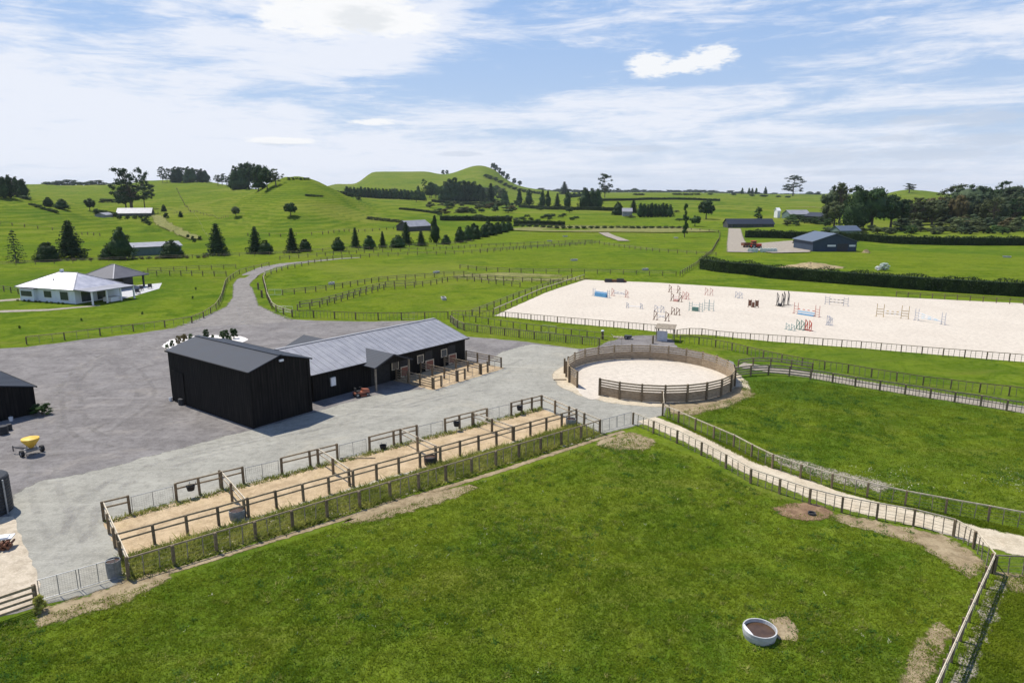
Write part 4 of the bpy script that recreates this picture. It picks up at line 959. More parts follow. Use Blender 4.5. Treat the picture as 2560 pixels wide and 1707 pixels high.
for (y0, y1, z0, z1) in ((1.2, 3.2, .2, 2.1), (4.5, 6.5, .2, 2.1)):
    m = MB(); m.box(HL, y0 - .08, z0 - .08, HL + .05, y1 + .08, z1 + .08); wf = m.build('window', 'white_paint', hs); m = MB(); m.box(HL + .051, y0, z0, HL + .07, y1, z1); m.build('pane', 'glass', wf)
m = MB(); m.box(5.2, HW / 2 - .25, 4.9, 5.7, HW / 2 + .25, 5.6); m.build('chimney', 'white_paint', hs)
m = MB(); m.tube((6.6, 2.0, 3.6), (6.6, 2.0, 4.2), .1); m.build('vent_pipe', 'galv', hs)
m = MB(); v = [(HL + .3, -.3, 2.6), (HL + 4.6, -.3, 2.4), (HL + 4.6, 9.2, 2.4), (HL + .3, 9.2, 2.6)]; m.add([Vector(p) for p in v] + [Vector(p) + Vector((0, 0, .14)) for p in v], [(3, 2, 1, 0), (4, 5, 6, 7), (0, 1, 5, 4), (1, 2, 6, 5), (2, 3, 7, 6), (3, 0, 4, 7)]); m.build('verandah_roof', 'pale_roof', hs)
for x, y in ((HL + 4.3, 0), (HL + 4.3, 3.0), (HL + 4.3, 6.0), (HL + 4.3, 8.9)):
    m = MB(); m.box(x - .12, y - .12, 0, x + .12, y + .12, 2.5); m.build('verandah_post', 'white_paint', hs)
m = MB(); m.box(HL + 2.0, 4.0, .02, HL + 4.0, 6.4, .8); m.build('verandah_table', 'white_paint', hs)
PV = T(290, 720) - Vector((-hd.y, hd.x, 0)) * 4; pv = thing('garden_pavilion', 'pavilion with dark grey pyramid roof behind the house', 'pavilion', PV, math.atan2(hd.y, hd.x))
hip_roof(pv, -4.4, 0, 4.4, 8.0, 2.7, 5.1, 'pavilion_roof', oh=.5)
for x in (-3.8, 3.8):
    for y in (.2, 7.8): m = MB(); m.box(x - .15, y - .15, 0, x + .15, y + .15, 2.6); m.build('post', 'dark_paint', pv)
m = MB(); m.box(-3.6, 5.0, 0, 1.0, 7.6, 2.3); m.build('back_wall', 'dark_wall', pv); m = MB(); m.box(-1.2, 1.5, 0, 1.2, 2.7, .75); m.build('table', 'grey_timber', pv)
for i, (x, v, l) in enumerate(((352, 727, 'left'), (375, 722, 'middle'), (345, 735, 'front'))):
    q = thing('terrace_chair', f'{l} dark seat on the white terrace', 'chair', T(x, v) + Vector((0, 0, .06)), .4 * i)
    m = MB(); m.box(-.4, -.4, .3, .4, .4, .45); m.build('seat', 'dark_wall', q); m = MB(); m.box(-.4, .32, .45, .4, .42, 1.0); m.build('backrest', 'dark_wall', q)
    for a in (-.36, .36):
        for b in (-.36, .36): m = MB(); m.box(a - .03, b - .03, 0, a + .03, b + .03, .3); m.build('leg', 'dark_paint', q)


def far_shed(name, label, p0, p1, W, eave, ridge, wmat, rmat, cat='shed', doors=(), group=None, roofname='roof'):
    A, B = T(*p0), T(*p1); B.z = A.z = min(A.z, B.z) - .3; d = B - A; L = d.length
    rt = thing(name, label, cat, A, math.atan2(d.y, d.x), group)
    m = MB(); m.box(0, 0, 0, L, W, eave)
    m.add([(0, 0, eave), (0, W, eave), (0, W / 2, ridge), (L, 0, eave), (L, W, eave), (L, W / 2, ridge)], [(0, 2, 1), (3, 4, 5), (0, 3, 5, 2), (4, 1, 2, 5)]); m.build('wall', wmat, rt)
    for s_ in (0, 1):
        y0, y1 = W / 2, (-.4 if s_ == 0 else W + .4); sl = (ridge - eave) / (W / 2); ez = eave - sl * .4; m = MB()
        v = [(-.4, y0, ridge + .05), (L + .4, y0, ridge + .05), (L + .4, y1, ez + .05), (-.4, y1, ez + .05)]; m.add([Vector(p) for p in v] + [Vector(p) + Vector((0, 0, .15)) for p in v], [(0, 1, 2, 3), (7, 6, 5, 4), (0, 4, 5, 1), (1, 5, 6, 2), (2, 6, 7, 3), (3, 7, 4, 0)]); m.build(roofname, rmat, rt)
    for (x0, x1, z0, z1, mt, nm) in doors: m = MB(); m.box(L * x0, -.08, z0, L * x1, -.01, z1); m.build(nm, mt, rt)
    return rt


# blue shed: gable end towards the camera, so the ridge runs away from it
A = T(2031, 629); B = T(2140, 629); d = B - A; Wd = d.length
bs = thing('blue_shed', 'dark blue gabled farm shed beyond the hedge', 'shed', (A.x, A.y, min(A.z, B.z) - .2), math.atan2(d.y, d.x))
m = MB(); D_ = 16; m.box(0, 0, 0, Wd, D_, 3.6); m.add([(0, 0, 3.6), (Wd, 0, 3.6), (Wd / 2, 0, 6.2), (0, D_, 3.6), (Wd, D_, 3.6), (Wd / 2, D_, 6.2)], [(0, 1, 2), (4, 3, 5)]); m.build('wall', 'blue_shed_wall', bs)
for s_ in (0, 1):
    m = MB(); xe = -.5 if s_ == 0 else Wd + .5; ze = 3.6 - .5 * 2.6 / (Wd / 2); v = [(Wd / 2, -.5, 6.25), (Wd / 2, D_ + .5, 6.25), (xe, D_ + .5, ze + .05), (xe, -.5, ze + .05)]
    m.add([Vector(p) for p in v] + [Vector(p) + Vector((0, 0, .2)) for p in v], [(0, 1, 2, 3), (7, 6, 5, 4), (0, 4, 5, 1), (1, 5, 6, 2), (2, 6, 7, 3), (3, 7, 4, 0)]); m.build('roof', 'blue_shed_roof', bs)
for x0, x1 in ((.33, .52), (.83, .97)): m = MB(); m.box(Wd * x0, -.1, 1.9, Wd * x1, -.01, 2.5); m.build('awning', 'white_paint', bs)
m = MB(); m.box(Wd * .55, -.06, 0, Wd * .8, -.01, 2.9); m.build('door', 'dark_paint', bs)
far_shed('rear_shed', 'small dark shed roof behind the blue shed', (2100, 592), (2150, 592), 8, 3.2, 5.2, 'teal_wall', 'blue_shed_roof')
far_shed('long_farmhouse', 'long low dark-roofed farmhouse by the side road', (1820, 570), (1935, 568), 9, 2.6, 5.4, 'dark_wall', 'dark_roof', 'house', ((.1, .2, .6, 2.1, 'glass', 'window'), (.4, .55, .6, 2.1, 'glass', 'window'), (.75, .9, .6, 2.1, 'glass', 'window')))
far_shed('distant_farm_building', 'pale-roofed long farm building among the far trees', (1975, 548), (2025, 548), 12, 4, 7, 'teal_wall', 'pale_roof')
far_shed('distant_farm_building', 'dark-roofed farm building right of the pale one', (2010, 552), (2050, 555), 10, 4, 6.5, 'dark_wall', 'dark_roof')
far_shed('distant_hut', 'tiny white hut beside the far farm buildings', (1943, 545), (1950, 545), 5, 6, 8, 'white_paint', 'white_paint', 'hut')
far_shed('distant_shed', 'grey shed beside the dark square hedge trees', (1556, 541), (1580, 541), 8, 4, 6.5, 'pale_roof', 'pale_roof')
far_shed('hill_house', 'hill farmhouse with broad grey-white roof', (292, 541), (378, 540), 12, 2.2, 5.4, 'dark_wall', 'pale_roof', 'house', ((.1, .25, .8, 2.4, 'glass', 'window'), (.4, .6, .8, 2.4, 'glass', 'window'), (.7, .9, .8, 2.4, 'glass', 'window')))
far_shed('hill_garage', 'small pale garage left of the hill farmhouse', (264, 544), (284, 544), 6, 2.4, 3.6, 'pale_roof', 'pale_roof', 'garage')
far_shed('long_low_shed', 'long teal shed with pale roof behind the conifer row', (332, 640), (455, 634), 8, 2.9, 4.0, 'teal_wall', 'pale_roof')
far_shed('boundary_house', 'dark house with grey roof between the boundary conifers', (1024, 579), (1078, 577), 9, 3.0, 5.6, 'dark_wall', 'pale_roof', 'house')

# little hut by the arena
A = T(1640, 852); hu = thing('arena_hut', 'small grey open-sided hut with dark roof at the arena entrance', 'hut', A, -.35)
for x in (0, 2.3):
    for y in (0, 1.7): m = MB(); m.box(x - .05, y - .05, 0, x + .05, y + .05, 1.75); m.build('post', 'grey_timber', hu)
m = MB(); m.add([(-.2, -.2, 1.76), (2.5, -.2, 1.76), (2.5, 1.9, 2.05), (-.2, 1.9, 2.05), (-.2, -.2, 1.83), (2.5, -.2, 1.83), (2.5, 1.9, 2.12), (-.2, 1.9, 2.12)], [(3, 2, 1, 0), (4, 5, 6, 7), (0, 1, 5, 4), (1, 2, 6, 5), (2, 3, 7, 6), (3, 0, 4, 7)]); m.build('roof', 'grey_timber', hu)
m = MB(); m.box(.1, .05, 0, 1.5, .12, 1.45); m.build('side_panel', 'grey_paint', hu)

# ------------------------------------------------------------------ vegetation
def cards(C, S, N=None, up=0.0, rng=RNG, aspect=1.0):
    n = len(C); a = rng.normal(size=(n, 3)); 
    if N is not None: a = a * 0.55 + N
    a[:, 2] += up; a /= np.linalg.norm(a, axis=1)[:, None]
    b = np.cross(a, rng.normal(size=(n, 3))); b /= np.linalg.norm(b, axis=1)[:, None]; c_ = np.cross(a, b); S = S[:, None]
    k = rng.uniform(.5, 1.1, (n, 1))
    V = np.stack([C - b * S, C - c_ * S * .6 * k * aspect, C + b * S * k, C + c_ * S * .7 * aspect], 1).reshape(-1, 3)
    return V, np.arange(4 * n).reshape(n, 4)


def ell_pts(n, c_, r, rng, shell=.55):
    d = rng.normal(size=(n, 3)); d /= np.linalg.norm(d, axis=1)[:, None]; rad = rng.uniform(shell, 1.0, (n, 1))
    return np.array(c_) + d * rad * np.array(r), d


PROTO = {}


def proto(kind, var):
    key = (kind, var)
    if key in PROTO: return PROTO[key]
    rng = np.random.default_rng(hash_(kind) * 11 + var); C = []; Nn = []; S = []; trunk = MB(); U = rng.uniform
    CV = []; CF = []
    def core(c_, r, nu=10, nv=7):
        b = sum(len(v) for v in CV); v = []
        for j in range(nv + 1):
            for i in range(nu):
                th = math.pi * j / nv; ph = 6.2832 * i / nu; q = 1 + rng.uniform(-.16, .16); v.append((c_[0] + r[0] * math.sin(th) * math.cos(ph) * q, c_[1] + r[1] * math.sin(th) * math.sin(ph) * q, c_[2] + r[2] * math.cos(th) * q))
        CV.append(np.array(v)); CF.extend([(b + j * nu + i, b + j * nu + (i + 1) % nu, b + (j + 1) * nu + (i + 1) % nu, b + (j + 1) * nu + i)[::-1] for j in range(nv) for i in range(nu)])
    def clump(n, c_, r, s_, shell=.5):
        if kind in ('gum', 'pine', 'round', 'scrub', 'bush', 'poplar') and min(r) > .04: core(c_, [q * (.42 if kind in ('gum', 'pine') else .55) for q in r], 7, 5)
        s_ *= 1.25; p, d = ell_pts(n, c_, r, rng, shell); C.append(p); Nn.append(d); S.append(U(.6, 1.3, n) * s_)
    lean = U(-.02, .02)
    if kind in ('fir', 'bare_fir'):     # height 1, radius .5 at base; layered boughs
        trunk.tube((0, 0, -.02), (lean, 0, .97), .022, .004, 7); k = 15 if kind == 'fir' else 12
        if kind == 'fir':
            for q in range(9): z = .14 + q * .09; core((0, 0, z), (.30 * (1 - z) + .01,) * 2 + (.06,), 12, 4)
        for i in range(k):
            z = .09 + .88 * i / k; rr_ = .5 * (1 - z) ** .85 * U(.8, 1.1) + .015
            nb = int(10 + 7 * (1 - z)) if kind == 'fir' else 7; a0 = U(0, 6.28)
            for j in range(nb):
                a = a0 + 6.283 * j / nb + U(-.2, .2); L = rr_ * U(.70, 1.22); n = int((34 if kind == 'fir' else 12) * (L / .5) + 7)
                t_ = U(.1, 1, n) ** .7; p = np.stack([np.cos(a) * t_ * L, np.sin(a) * t_ * L, z - t_ * L * .22 + .05 * t_**2 * L], 1) + rng.normal(size=(n, 3)) * (.016, .016, .010)
                C.append(p); Nn.append(np.tile([np.cos(a) * .4, np.sin(a) * .4, .8], (n, 1))); S.append(U(.016, .034, n))
                if j % 2 == 0: trunk.tube((0, 0, z), (math.cos(a) * L * .8, math.sin(a) * L * .8, z - L * .16), .005, .002, 4, False)
    elif kind == 'dome':                # dense broad dome conifer
        trunk.tube((0, 0, -.02), (0, 0, .6), .03, .015, 7)
        for i in range(54):
            z = U(.03, .94) ** 1.15; rr_ = .5 * max(.03, 1 - (z / 1.01) ** 1.6) ** .8 * U(.80, 1.0); a = U(0, 6.28); q = U(.09, .16) * (1.15 - z * .7)
            clump(46, (math.cos(a) * (rr_ - q * .5), math.sin(a) * (rr_ - q * .5), z), (q, q, q * .85), .022, .6)
        core((0, 0, .22), (.38, .38, .24), 16, 8); core((0, 0, .45), (.28, .28, .34), 12, 8)
    elif kind == 'column':
        trunk.tube((0, 0, -.02), (0, 0, .7), .03, .012, 7)
        for i in range(44):
            z = U(.05, .95); rr_ = .5 * (1 - z ** 1.7) ** .8 * U(.75, 1.05) + .02; a = U(0, 6.28); q = U(.10, .17) * (1.1 - .6 * z)
            clump(40, (math.cos(a) * max(0, rr_ - q * .6), math.sin(a) * max(0, rr_ - q * .6), z), (q * 1.3, q * 1.3, q * .7), .02, .5)
        core((0, 0, .34), (.34, .34, .32), 14, 9); core((0, 0, .58), (.2, .2, .3), 12, 8)
    elif kind == 'pine':                # tall trunk, ragged clumps
        trunk.tube((0, 0, -.02), (lean * 2, 0, .93), .026, .006, 7)
        for i in range(46):
            z = U(.22, .97); rr_ = .42 * (1 - ((z - .5) / .62) ** 2) * U(.4, 1.15); a = U(0, 6.28); x, y = math.cos(a) * rr_, math.sin(a) * rr_
            q = U(.05, .12); clump(56, (x, y, z), (q * 1.25, q * 1.25, q * .65), .019, .3); trunk.tube((lean * z * 2, 0, z - .07), (x, y, z), .008, .003, 5, False)
    elif kind == 'gum':                 # open spreading crown
        trunk.tube((0, 0, -.02), (.02, 0, .42), .04, .024, 7)
        for i in range(44):
            a = U(0, 6.28); z = U(.30, .95); rr_ = .44 * U(.25, 1.0) * math.sqrt(max(.05, 1 - abs(z - .62) * 1.9)); x, y = math.cos(a) * rr_, math.sin(a) * rr_
            q = U(.05, .12); clump(60, (x, y, z), (q * 1.3, q * 1.3, q * .75), .017, .2); trunk.tube((.02, 0, .38), (x * .9, y * .9, z - .03), .012, .004, 5, False)
    elif kind == 'round':
        trunk.tube((0, 0, -.02), (0, 0, .5), .035, .02, 7)
        for i in range(36):
            a = U(0, 6.28); ph = math.acos(U(-.75, 1)); rr_ = .36; x, y, z = math.sin(ph) * math.cos(a) * rr_, math.sin(ph) * math.sin(a) * rr_, .56 + math.cos(ph) * .32
            q = U(.10, .17); clump(60, (x, y, z), (q, q, q * .85), .02, .4)
            if i % 4 == 0: trunk.tube((0, 0, .3), (x * .8, y * .8, z), .012, .004, 5, False)
        core((0, 0, .55), (.27, .27, .26), 14, 9)
    elif kind == 'poplar':
        trunk.tube((0, 0, -.02), (0, 0, .9), .06, .01, 7)
        for i in range(36):
            z = U(.14, .96); rr_ = .4 * (1 - abs(z - .45) ** 1.6 * 2) * U(.2, .9); a = U(0, 6.28); q = U(.12, .2); clump(38, (math.cos(a) * rr_, math.sin(a) * rr_, z), (q * 1.4, q * 1.4, q * .5), .022, .3)
    elif kind in ('scrub', 'bush'):
        trunk.tube((0, 0, -.05), (0, 0, .5), .04, .02, 6)
        for i in range(30):
            a = U(0, 6.28); z = U(.12, .86); rr_ = .42 * U(.2, 1) * math.sqrt(max(.06, 1 - z * z)); q = U(.12, .22); clump(48, (math.cos(a) * rr_, math.sin(a) * rr_, z), (q, q, q * .8), .028, .3)
            if i % 3 == 0: trunk.tube((0, 0, .1), (math.cos(a) * rr_, math.sin(a) * rr_, z), .012, .005, 5, False)
    C = np.concatenate(C); Nn = np.concatenate(Nn); S = np.concatenate(S); V, Fq = cards(C, S, Nn, 0, rng)
    if CV: Fq = np.concatenate([Fq, np.array(CF) + len(V)]); V = np.concatenate([V] + CV)
    crown = np_mesh('crown', V, Fq, 'fir_leaf', 4)
    t_ = trunk.build('trunk', 'bark'); tm = t_.data; bpy.data.objects.remove(t_)
    PROTO[key] = (crown, tm); return PROTO[key]


def hash_(s_): return sum(ord(c_) * (i + 3) for i, c_ in enumerate(s_)) % 9973


LM = {'fir': 'fir_leaf', 'bare_fir': 'fir_leaf', 'dome': 'dark_leaf', 'column': 'dark_leaf', 'pine': 'fir_leaf', 'gum': 'gum_leaf', 'round': 'green_leaf', 'poplar': 'green_leaf', 'scrub': 'scrub_leaf', 'bush': 'dark_leaf'}
NT_ = [0]


def tree(kind, x, vb, vt, wpx, label, name=None, cat=None, mat=None, group=None, depth=None, at=None):
    NT_[0] += 1; i = NT_[0]
    if at is not None: p = Vector(at)
    elif depth:
        a, b, c_ = x - 1280, F * CP + (853.5 - vb) * SP, 0; X = depth * a / b; p = Vector((X, depth, gz(X, depth)))
    else: p = T(x, vb)
    k = (p.y * CP + (H - p.z) * SP) / F; hh = (vb - vt) * k; ww = wpx * k * (1.28 if p.y > 330 else 1.0)
    if p.y > 330: hh *= 1.06
    base = {'fir': 'fir_tree', 'bare_fir': 'fir_tree', 'dome': 'cypress_tree', 'column': 'cypress_tree', 'pine': 'pine_tree', 'gum': 'gum_tree', 'round': 'broadleaf_tree', 'poplar': 'poplar_tree', 'scrub': 'scrub_tree', 'bush': 'bush'}[kind]
    r_ = thing(name or base, label, cat or ('bush' if kind == 'bush' else 'tree'), p, 0, group)
    cm, tm = proto(kind, i % 3); mt = mat or LM[kind]
    key = (kind, i % 3, mt)
    if key not in PROTO: c2 = cm.copy(); c2.materials.clear(); c2.materials.append(M[mt]); PROTO[key] = c2
    sc = (ww, ww, hh); rz = random.uniform(0, 6.28)
    o = link('crown', PROTO[key], r_, (0, 0, 0), rz, sc); o = link('trunk', tm, r_, (0, 0, 0), rz, sc)
    return r_


# --- conifers of the boundary row
ROW = [('bare_fir', 41, 656, 573, 52, 'thin see-through fir at the far left of the boundary row'), ('dome', 120, 653, 606, 58, 'low dark rounded cypress left of the biggest fir'),
       ('fir', 179, 645, 549, 78, 'biggest layered fir of the boundary row'), ('dome', 277, 648, 609, 50, 'low dark cypress at the foot of a taller one above the pavilion'), ('column', 305, 648, 570, 62, 'tall broad cypress beside the teal shed'),
       ('dome', 430, 644, 602, 56, 'rounded cypress hiding the right end of the teal shed'), ('fir', 545, 638, 558, 60, 'broad dark fir right of the teal shed'), ('fir', 640, 634, 566, 42, 'tall narrow fir with a cypress at its right foot'),
       ('dome', 665, 635, 602, 40, 'small dark cypress at the foot of the narrow fir'), ('fir', 731, 632, 570, 38, 'ragged fir below the conical hill'), ('dome', 763, 629, 599, 34, 'small dark cypress right of the ragged fir'),
       ('dome', 846, 627, 595, 35, 'lone dark cypress between two gaps in the row'), ('fir', 889, 619, 569, 27, 'slender fir right of the lone cypress'), ('dome', 924, 623, 590, 34, 'reddish-dark low cypress between two slender firs'),
       ('fir', 957, 620, 579, 21, 'thinnest slender fir of the row'), ('dome', 995, 619, 589, 40, 'dark cypress partly hiding a fir behind it'), ('fir', 1016, 611, 555, 32, 'tall fir left of the dark house'), ('fir', 1053, 615, 578, 30, 'short fir in front of the dark house'),
       ('column', 1088, 607, 541, 27, 'tall columnar cypress right of the dark house'), ('dome', 1115, 611, 589, 26, 'small ball-shaped cypress right of the tall column')]
for a in ROW: tree(a[0], a[1], a[2], a[3] - 3, a[4] * 1.18, a[5])
DB = [(1150, 606, 566, 34), (1170, 602, 562, 34), (1192, 598, 561, 32), (1210, 593, 560, 30), (1228, 589, 558, 28), (1244, 585, 556, 26), (1258, 581, 554, 24), (1272, 577, 553, 22), (1184, 596, 556, 30), (1220, 588, 552, 28)]
for x, vb, vt, wd in DB: tree('dome', x, vb, vt, wd, 'dark bushy tree in the dense belt climbing the boundary to the right', group='dense bushy belt along the boundary')
# --- hillside left
for a in [('round', 727, 540, 507, 30, 'dark round tree alone on the conical hill', None, None, 'dark_leaf'), ('round', 590, 543, 517, 20, 'small pale tree alone on the slope left of the conical hill', None, None, 'pale_leaf'),
          ('dome', 121, 515, 494, 24, 'left of two dark trees on the far left slope', None, None, None), ('dome', 155, 522, 498, 32, 'right of two dark trees on the far left slope', None, None, None), ('round', 225, 528, 497, 24, 'dark tree left of the hill farmhouse', None, None, 'dark_leaf'),
          ('gum', 330, 534, 428, 84, 'huge gum tree behind the hill farmhouse', None, None, 'fir_leaf'), ('pine', 362, 520, 428, 40, 'leaning pine top beside the huge gum', None, None, 'gum_leaf'), ('round', 316, 527, 470, 46, 'dark tree under the huge gum', None, None, 'dark_leaf'),
          ('dome', 410, 529, 512, 12, 'small dark tree right of the hill farmhouse', None, None, None), ('dome', 452, 543, 528, 10, 'tiny tree beside the hill lane', None, None, None), ('bush', 415, 545, 532, 14, 'dark bush above the hill track', None, None, None)]:
    tree(*a[:6], name=a[6], cat=a[7], mat=a[8])
for i in range(9): x = 77 + i * 8; tree('bush', x, 514 + i * 2.4, 509 + i * 2.4 - random.random() * 4, 13, 'dark bush in the line on the far left slope', group='line of bushes on the far left slope')
for i in range(7): x = 240 + i * 8 + random.uniform(-2, 2); tree('bush', x, 536 + i * 1.2, 522 + i * 1.5, 15, 'garden bush at the left of the hill farmhouse', group='garden bushes round the hill farmhouse', mat='green_leaf' if i % 2 else None)
for x in (300, 318, 338, 352, 366): tree('bush', x, 548, 538, 14, 'low shrub in front of the hill farmhouse', group='shrubs in front of the hill farmhouse')
for x in (256, 268, 280, 292): tree('bush', x, 507, 497, 16, 'tree of the short dark hedge line above the hill farmhouse', name='hedge_tree', cat='tree', group='short dark hedge line above the hill farmhouse')
for x, v in ((360, 557), (368, 560), (375, 564), (470, 596), (482, 600), (486, 606), (500, 600)): tree('bush', x, v, v - 11, 12, 'bush beside the hill track', group='bushes beside the hill track')
for i in range(9): tree('pine' if i % 2 else 'column', -6 + i * 8.2, 492 + (i % 3) * 2, 440 + abs(4 - i) * 2.5 + (i % 2) * 6, 26, 'tall tree in the clump at the left horizon edge', group='clump of tall trees at the left horizon', mat='gum_leaf' if i % 3 == 0 else None)
tree('bush', 64, 499, 489, 30, 'dark bush at the foot of the left horizon clump')
for i in range(11): tree('pine' if i < 2 else ('dome', 'column', 'pine')[i % 3], 407 + i * 10.8, 456, (420 if i in (0,) else 424 - 6 * math.sin(i * .35)) + (i % 3) * 2, 24 if i > 2 else 18, 'pine in the row crowning the left hilltop', group='row of pines on the left hilltop')
for x, vt in ((545, 439), (556, 436), (567, 441), (578, 446)): tree('gum', x, 464, vt, 18, 'small pale tree left of the big dark hilltop clump', group='small pale hilltop trees', mat='gum_leaf')
for x, vt, wd in ((590, 418, 30), (606, 411, 34), (622, 409, 36), (640, 411, 38), (656, 414, 34), (668, 424, 30)): tree('dome' if x < 610 else 'round', x, 473, vt, wd * 1.1, 'large tree of the big dark hilltop clump', group='big dark clump on the hilltop', mat='dark_leaf')
tree('gum', 690, 466, 425, 34, 'pale leafless-looking tree right of the big hilltop clump', mat='pale_leaf'); tree('round', 646, 478, 452, 36, 'dark tree at the front of the big hilltop clump', mat='dark_leaf')
for x in (722, 732, 742, 752, 762, 770): tree('bush', x, 449, 444, 10, 'low bush on the summit of the conical hill', group='bushes on the conical summit', mat='green_leaf')
for i, x in enumerate(range(790, 890, 9)): tree('bush' if i % 3 else 'dome', x, 461 + (x - 790) * .22, 452 + (x - 790) * .20, 13, 'small tree on the skyline right of the conical hill', name='skyline_tree', cat='tree', group='skyline trees right of the conical hill', depth=760)
tree('bush', 897, 501, 493, 14, 'single dark bush on the right flank of the conical hill')
# shelter belt under the far hill
for i, x in enumerate(range(868, 1066, 9)): tree('dome' if i % 2 else 'column', x, 492 + (x - 868) * .045 + (4 if x > 900 else 0), 470 + (x - 868) * .06, 17, 'dark tree of the shelter belt at the foot of the far hill', group='shelter belt at the foot of the far hill', depth=1000)
for x, vb, vt, wd, k in ((985, 478, 457, 18, 'round'), (1010, 480, 462, 16, 'round'), (1046, 490, 463, 14, 'column'), (1062, 492, 450, 18, 'pine'), (1078, 494, 455, 22, 'round'), (1090, 496, 462, 20, 'round')):
    tree(k, x, vb, vt, wd, 'mid-green tree behind the shelter belt below the far hill', group='loose trees below the far hill', mat='pale_leaf' if x % 2 else 'green_leaf', depth=1150)
for x, vt, wd in ((1114, 455, 30), (1126, 449, 32), (1138, 447, 32), (1150, 455, 30), (1162, 453, 30), (1174, 456, 30), (1186, 455, 28), (1198, 462, 26)): tree('dome' if x % 4 else 'column', x, 504, vt, wd * 1.15, 'tall dark tree in the clump in front of the far hill', group='tall dark clump in front of the far hill', mat='dark_leaf')
tree('fir', 1227, 510, 459, 30, 'dark conifer right of the tall dark clump'); tree('dome', 1262, 510, 478, 22, 'dark conifer below the right shoulder of the far hill'); tree('fir', 1208, 506, 470, 20, 'small dark conifer at the right end of the tall clump')
for i in range(16): x = 1080 + i * 14 + random.uniform(-5, 5); v = 520 + random.uniform(-8, 16); tree('scrub', x, v, v - 14, 24, 'reddish-green scrub bush on the flats below the far hill', group='scrub below the far hill', mat=('scrub_leaf', 'dark_leaf', 'rusty_leaf', 'dark_leaf')[i % 4])
for i, (x, v, hgt_, wd) in enumerate(((1233, 424, 13, 12), (1240, 430, 12, 12), (1249, 438, 12, 12), (1258, 446, 12, 12), (1268, 452, 12, 14), (1285, 460, 10, 12), (1300, 466, 10, 12), (1108, 437, 8, 10), (1118, 437, 7, 9))): tree('bush', x, v + 3, v - hgt_, wd, 'tree along the skyline edge of the far hill', name='skyline_tree', cat='tree', group='trees on the far hill skyline', depth=2180)
for i in range(12): x = 1215 + i * 12; tree('bush', x, 462 + (x - 1200) * .16, 452 + (x - 1200) * .18, 16, 'bush in the gully on the right flank of the far hill', group='bushes on the flank of the far hill', depth=1750)
# middle distance
MID = [('column', 1298, 514, 476, 17, 'leftmost of the evenly spaced dark conifers'), ('column', 1322, 514, 476, 20, 'second of the evenly spaced dark conifers'), ('column', 1356, 517, 478, 17, 'left tree of the paired dark conifers'), ('column', 1370, 518, 479, 16, 'right tree of the paired dark conifers'),
       ('fir', 1393, 519, 484, 18, 'small triangular conifer right of the pair'), ('column', 1418, 521, 480, 19, 'dark conifer left of the big square block'), ('column', 1462, 524, 472, 32, 'left tree of the big square dark block'), ('column', 1480, 524, 474, 30, 'middle tree of the big square dark block'), ('column', 1495, 524, 474, 26, 'right tree of the big square dark block'),
       ('fir', 1411, 486, 455, 26, 'dark conifer standing above the others on the rise'), ('pine', 1512, 495, 439, 34, 'tall ragged pine on the skyline right of the dark block'), ('dome', 1545, 538, 506, 28, 'dark tree left of the grey shed'), ('fir', 1583, 533, 499, 24, 'pointed tree at the left end of the clipped block'),
       ('poplar', 1711, 594, 511, 22, 'tall narrow poplar at the far boundary'), ('round', 1737, 566, 539, 26, 'green tree beside the poplar'), ('round', 1765, 548, 501, 38, 'dark round tree right of the poplar'), ('pine', 1982, 490, 443, 48, 'tall lone gum on the right skyline'),
       ('poplar', 1895, 556, 519, 22, 'dark tree behind the long farmhouse'), ('gum', 2273, 482, 460, 32, 'flat-topped tree on the small right hill'), ('bush', 2045, 487, 479, 14, 'small dark skyline tree left of the right woods')]
for a in MID: tree(*a, mat={'pine': 'gum_leaf'}.get(a[0]) if a[1] == 1982 else ('dark_leaf' if a[1] == 1765 else None))
for i in range(9): tree('column', 1600 + i * 9.3, 543, 509 + (i % 3) * 2, 19, 'dark tree of the square clipped block in the middle distance', group='clipped dark tree block')
for i in range(7): tree('dome', 1425 + i * 11, 489, 477, 16, 'dark tree in the line behind the square block', group='dark line behind the square block', depth=1350)
for i in range(60): x = 1340 + i * 12 + random.uniform(-6, 6); tree('scrub' if i % 3 else 'dome', x, 485, 484 - random.uniform(3, 9) * (.6 + .6 * math.sin(i * .8) ** 2), 26, 'small tree on the long flat horizon', name='horizon_tree', cat='tree', mat='dark_leaf', group='trees on the flat horizon', depth=3200)
for x in (1855, 1872, 1880, 1890): tree('column', x, 486, 471, 8, 'thin pointed tree on the right horizon', name='horizon_tree', group='thin pointed trees on the right horizon', depth=2100)
tree('column', 1913, 488, 470, 9, 'lone thin tree left of the tall lone gum', depth=2100)
for i in range(14): x = 1260 + i * 14 + random.uniform(-4, 4); v = 545 + random.uniform(-6, 10); tree('bush', x, v, v - 7, 16, 'low dark bush on the flats before the dark conifers', group='low bushes on the middle flats')
for i in range(26): x = 1290 + i * 17; tree('bush', x, 572 - max(0, 1400 - x) * .05, 565 - max(0, 1400 - x) * .05, 17, 'low bush in the long far boundary hedge', name='hedge_bush', group='far boundary hedge')
for i in range(8): tree('bush', 128 + i * 24 + random.uniform(-4, 4), 468, 455 - (i % 3) * 2, 40, 'distant dark tree on the left skyline behind the first hill', name='skyline_tree', cat='tree', group='dark distant trees on the left skyline', depth=1650)
for i in range(22): x = 90 + i * 20 + random.uniform(-6, 6); tree('scrub', x, 656 - x * .022, 649 - x * .022, 18, 'rusty low shrub along the left boundary', name='rusty_shrub', cat='shrub', group='rusty shrubs along the left boundary', mat='rusty_leaf' if i % 2 else 'scrub_leaf')
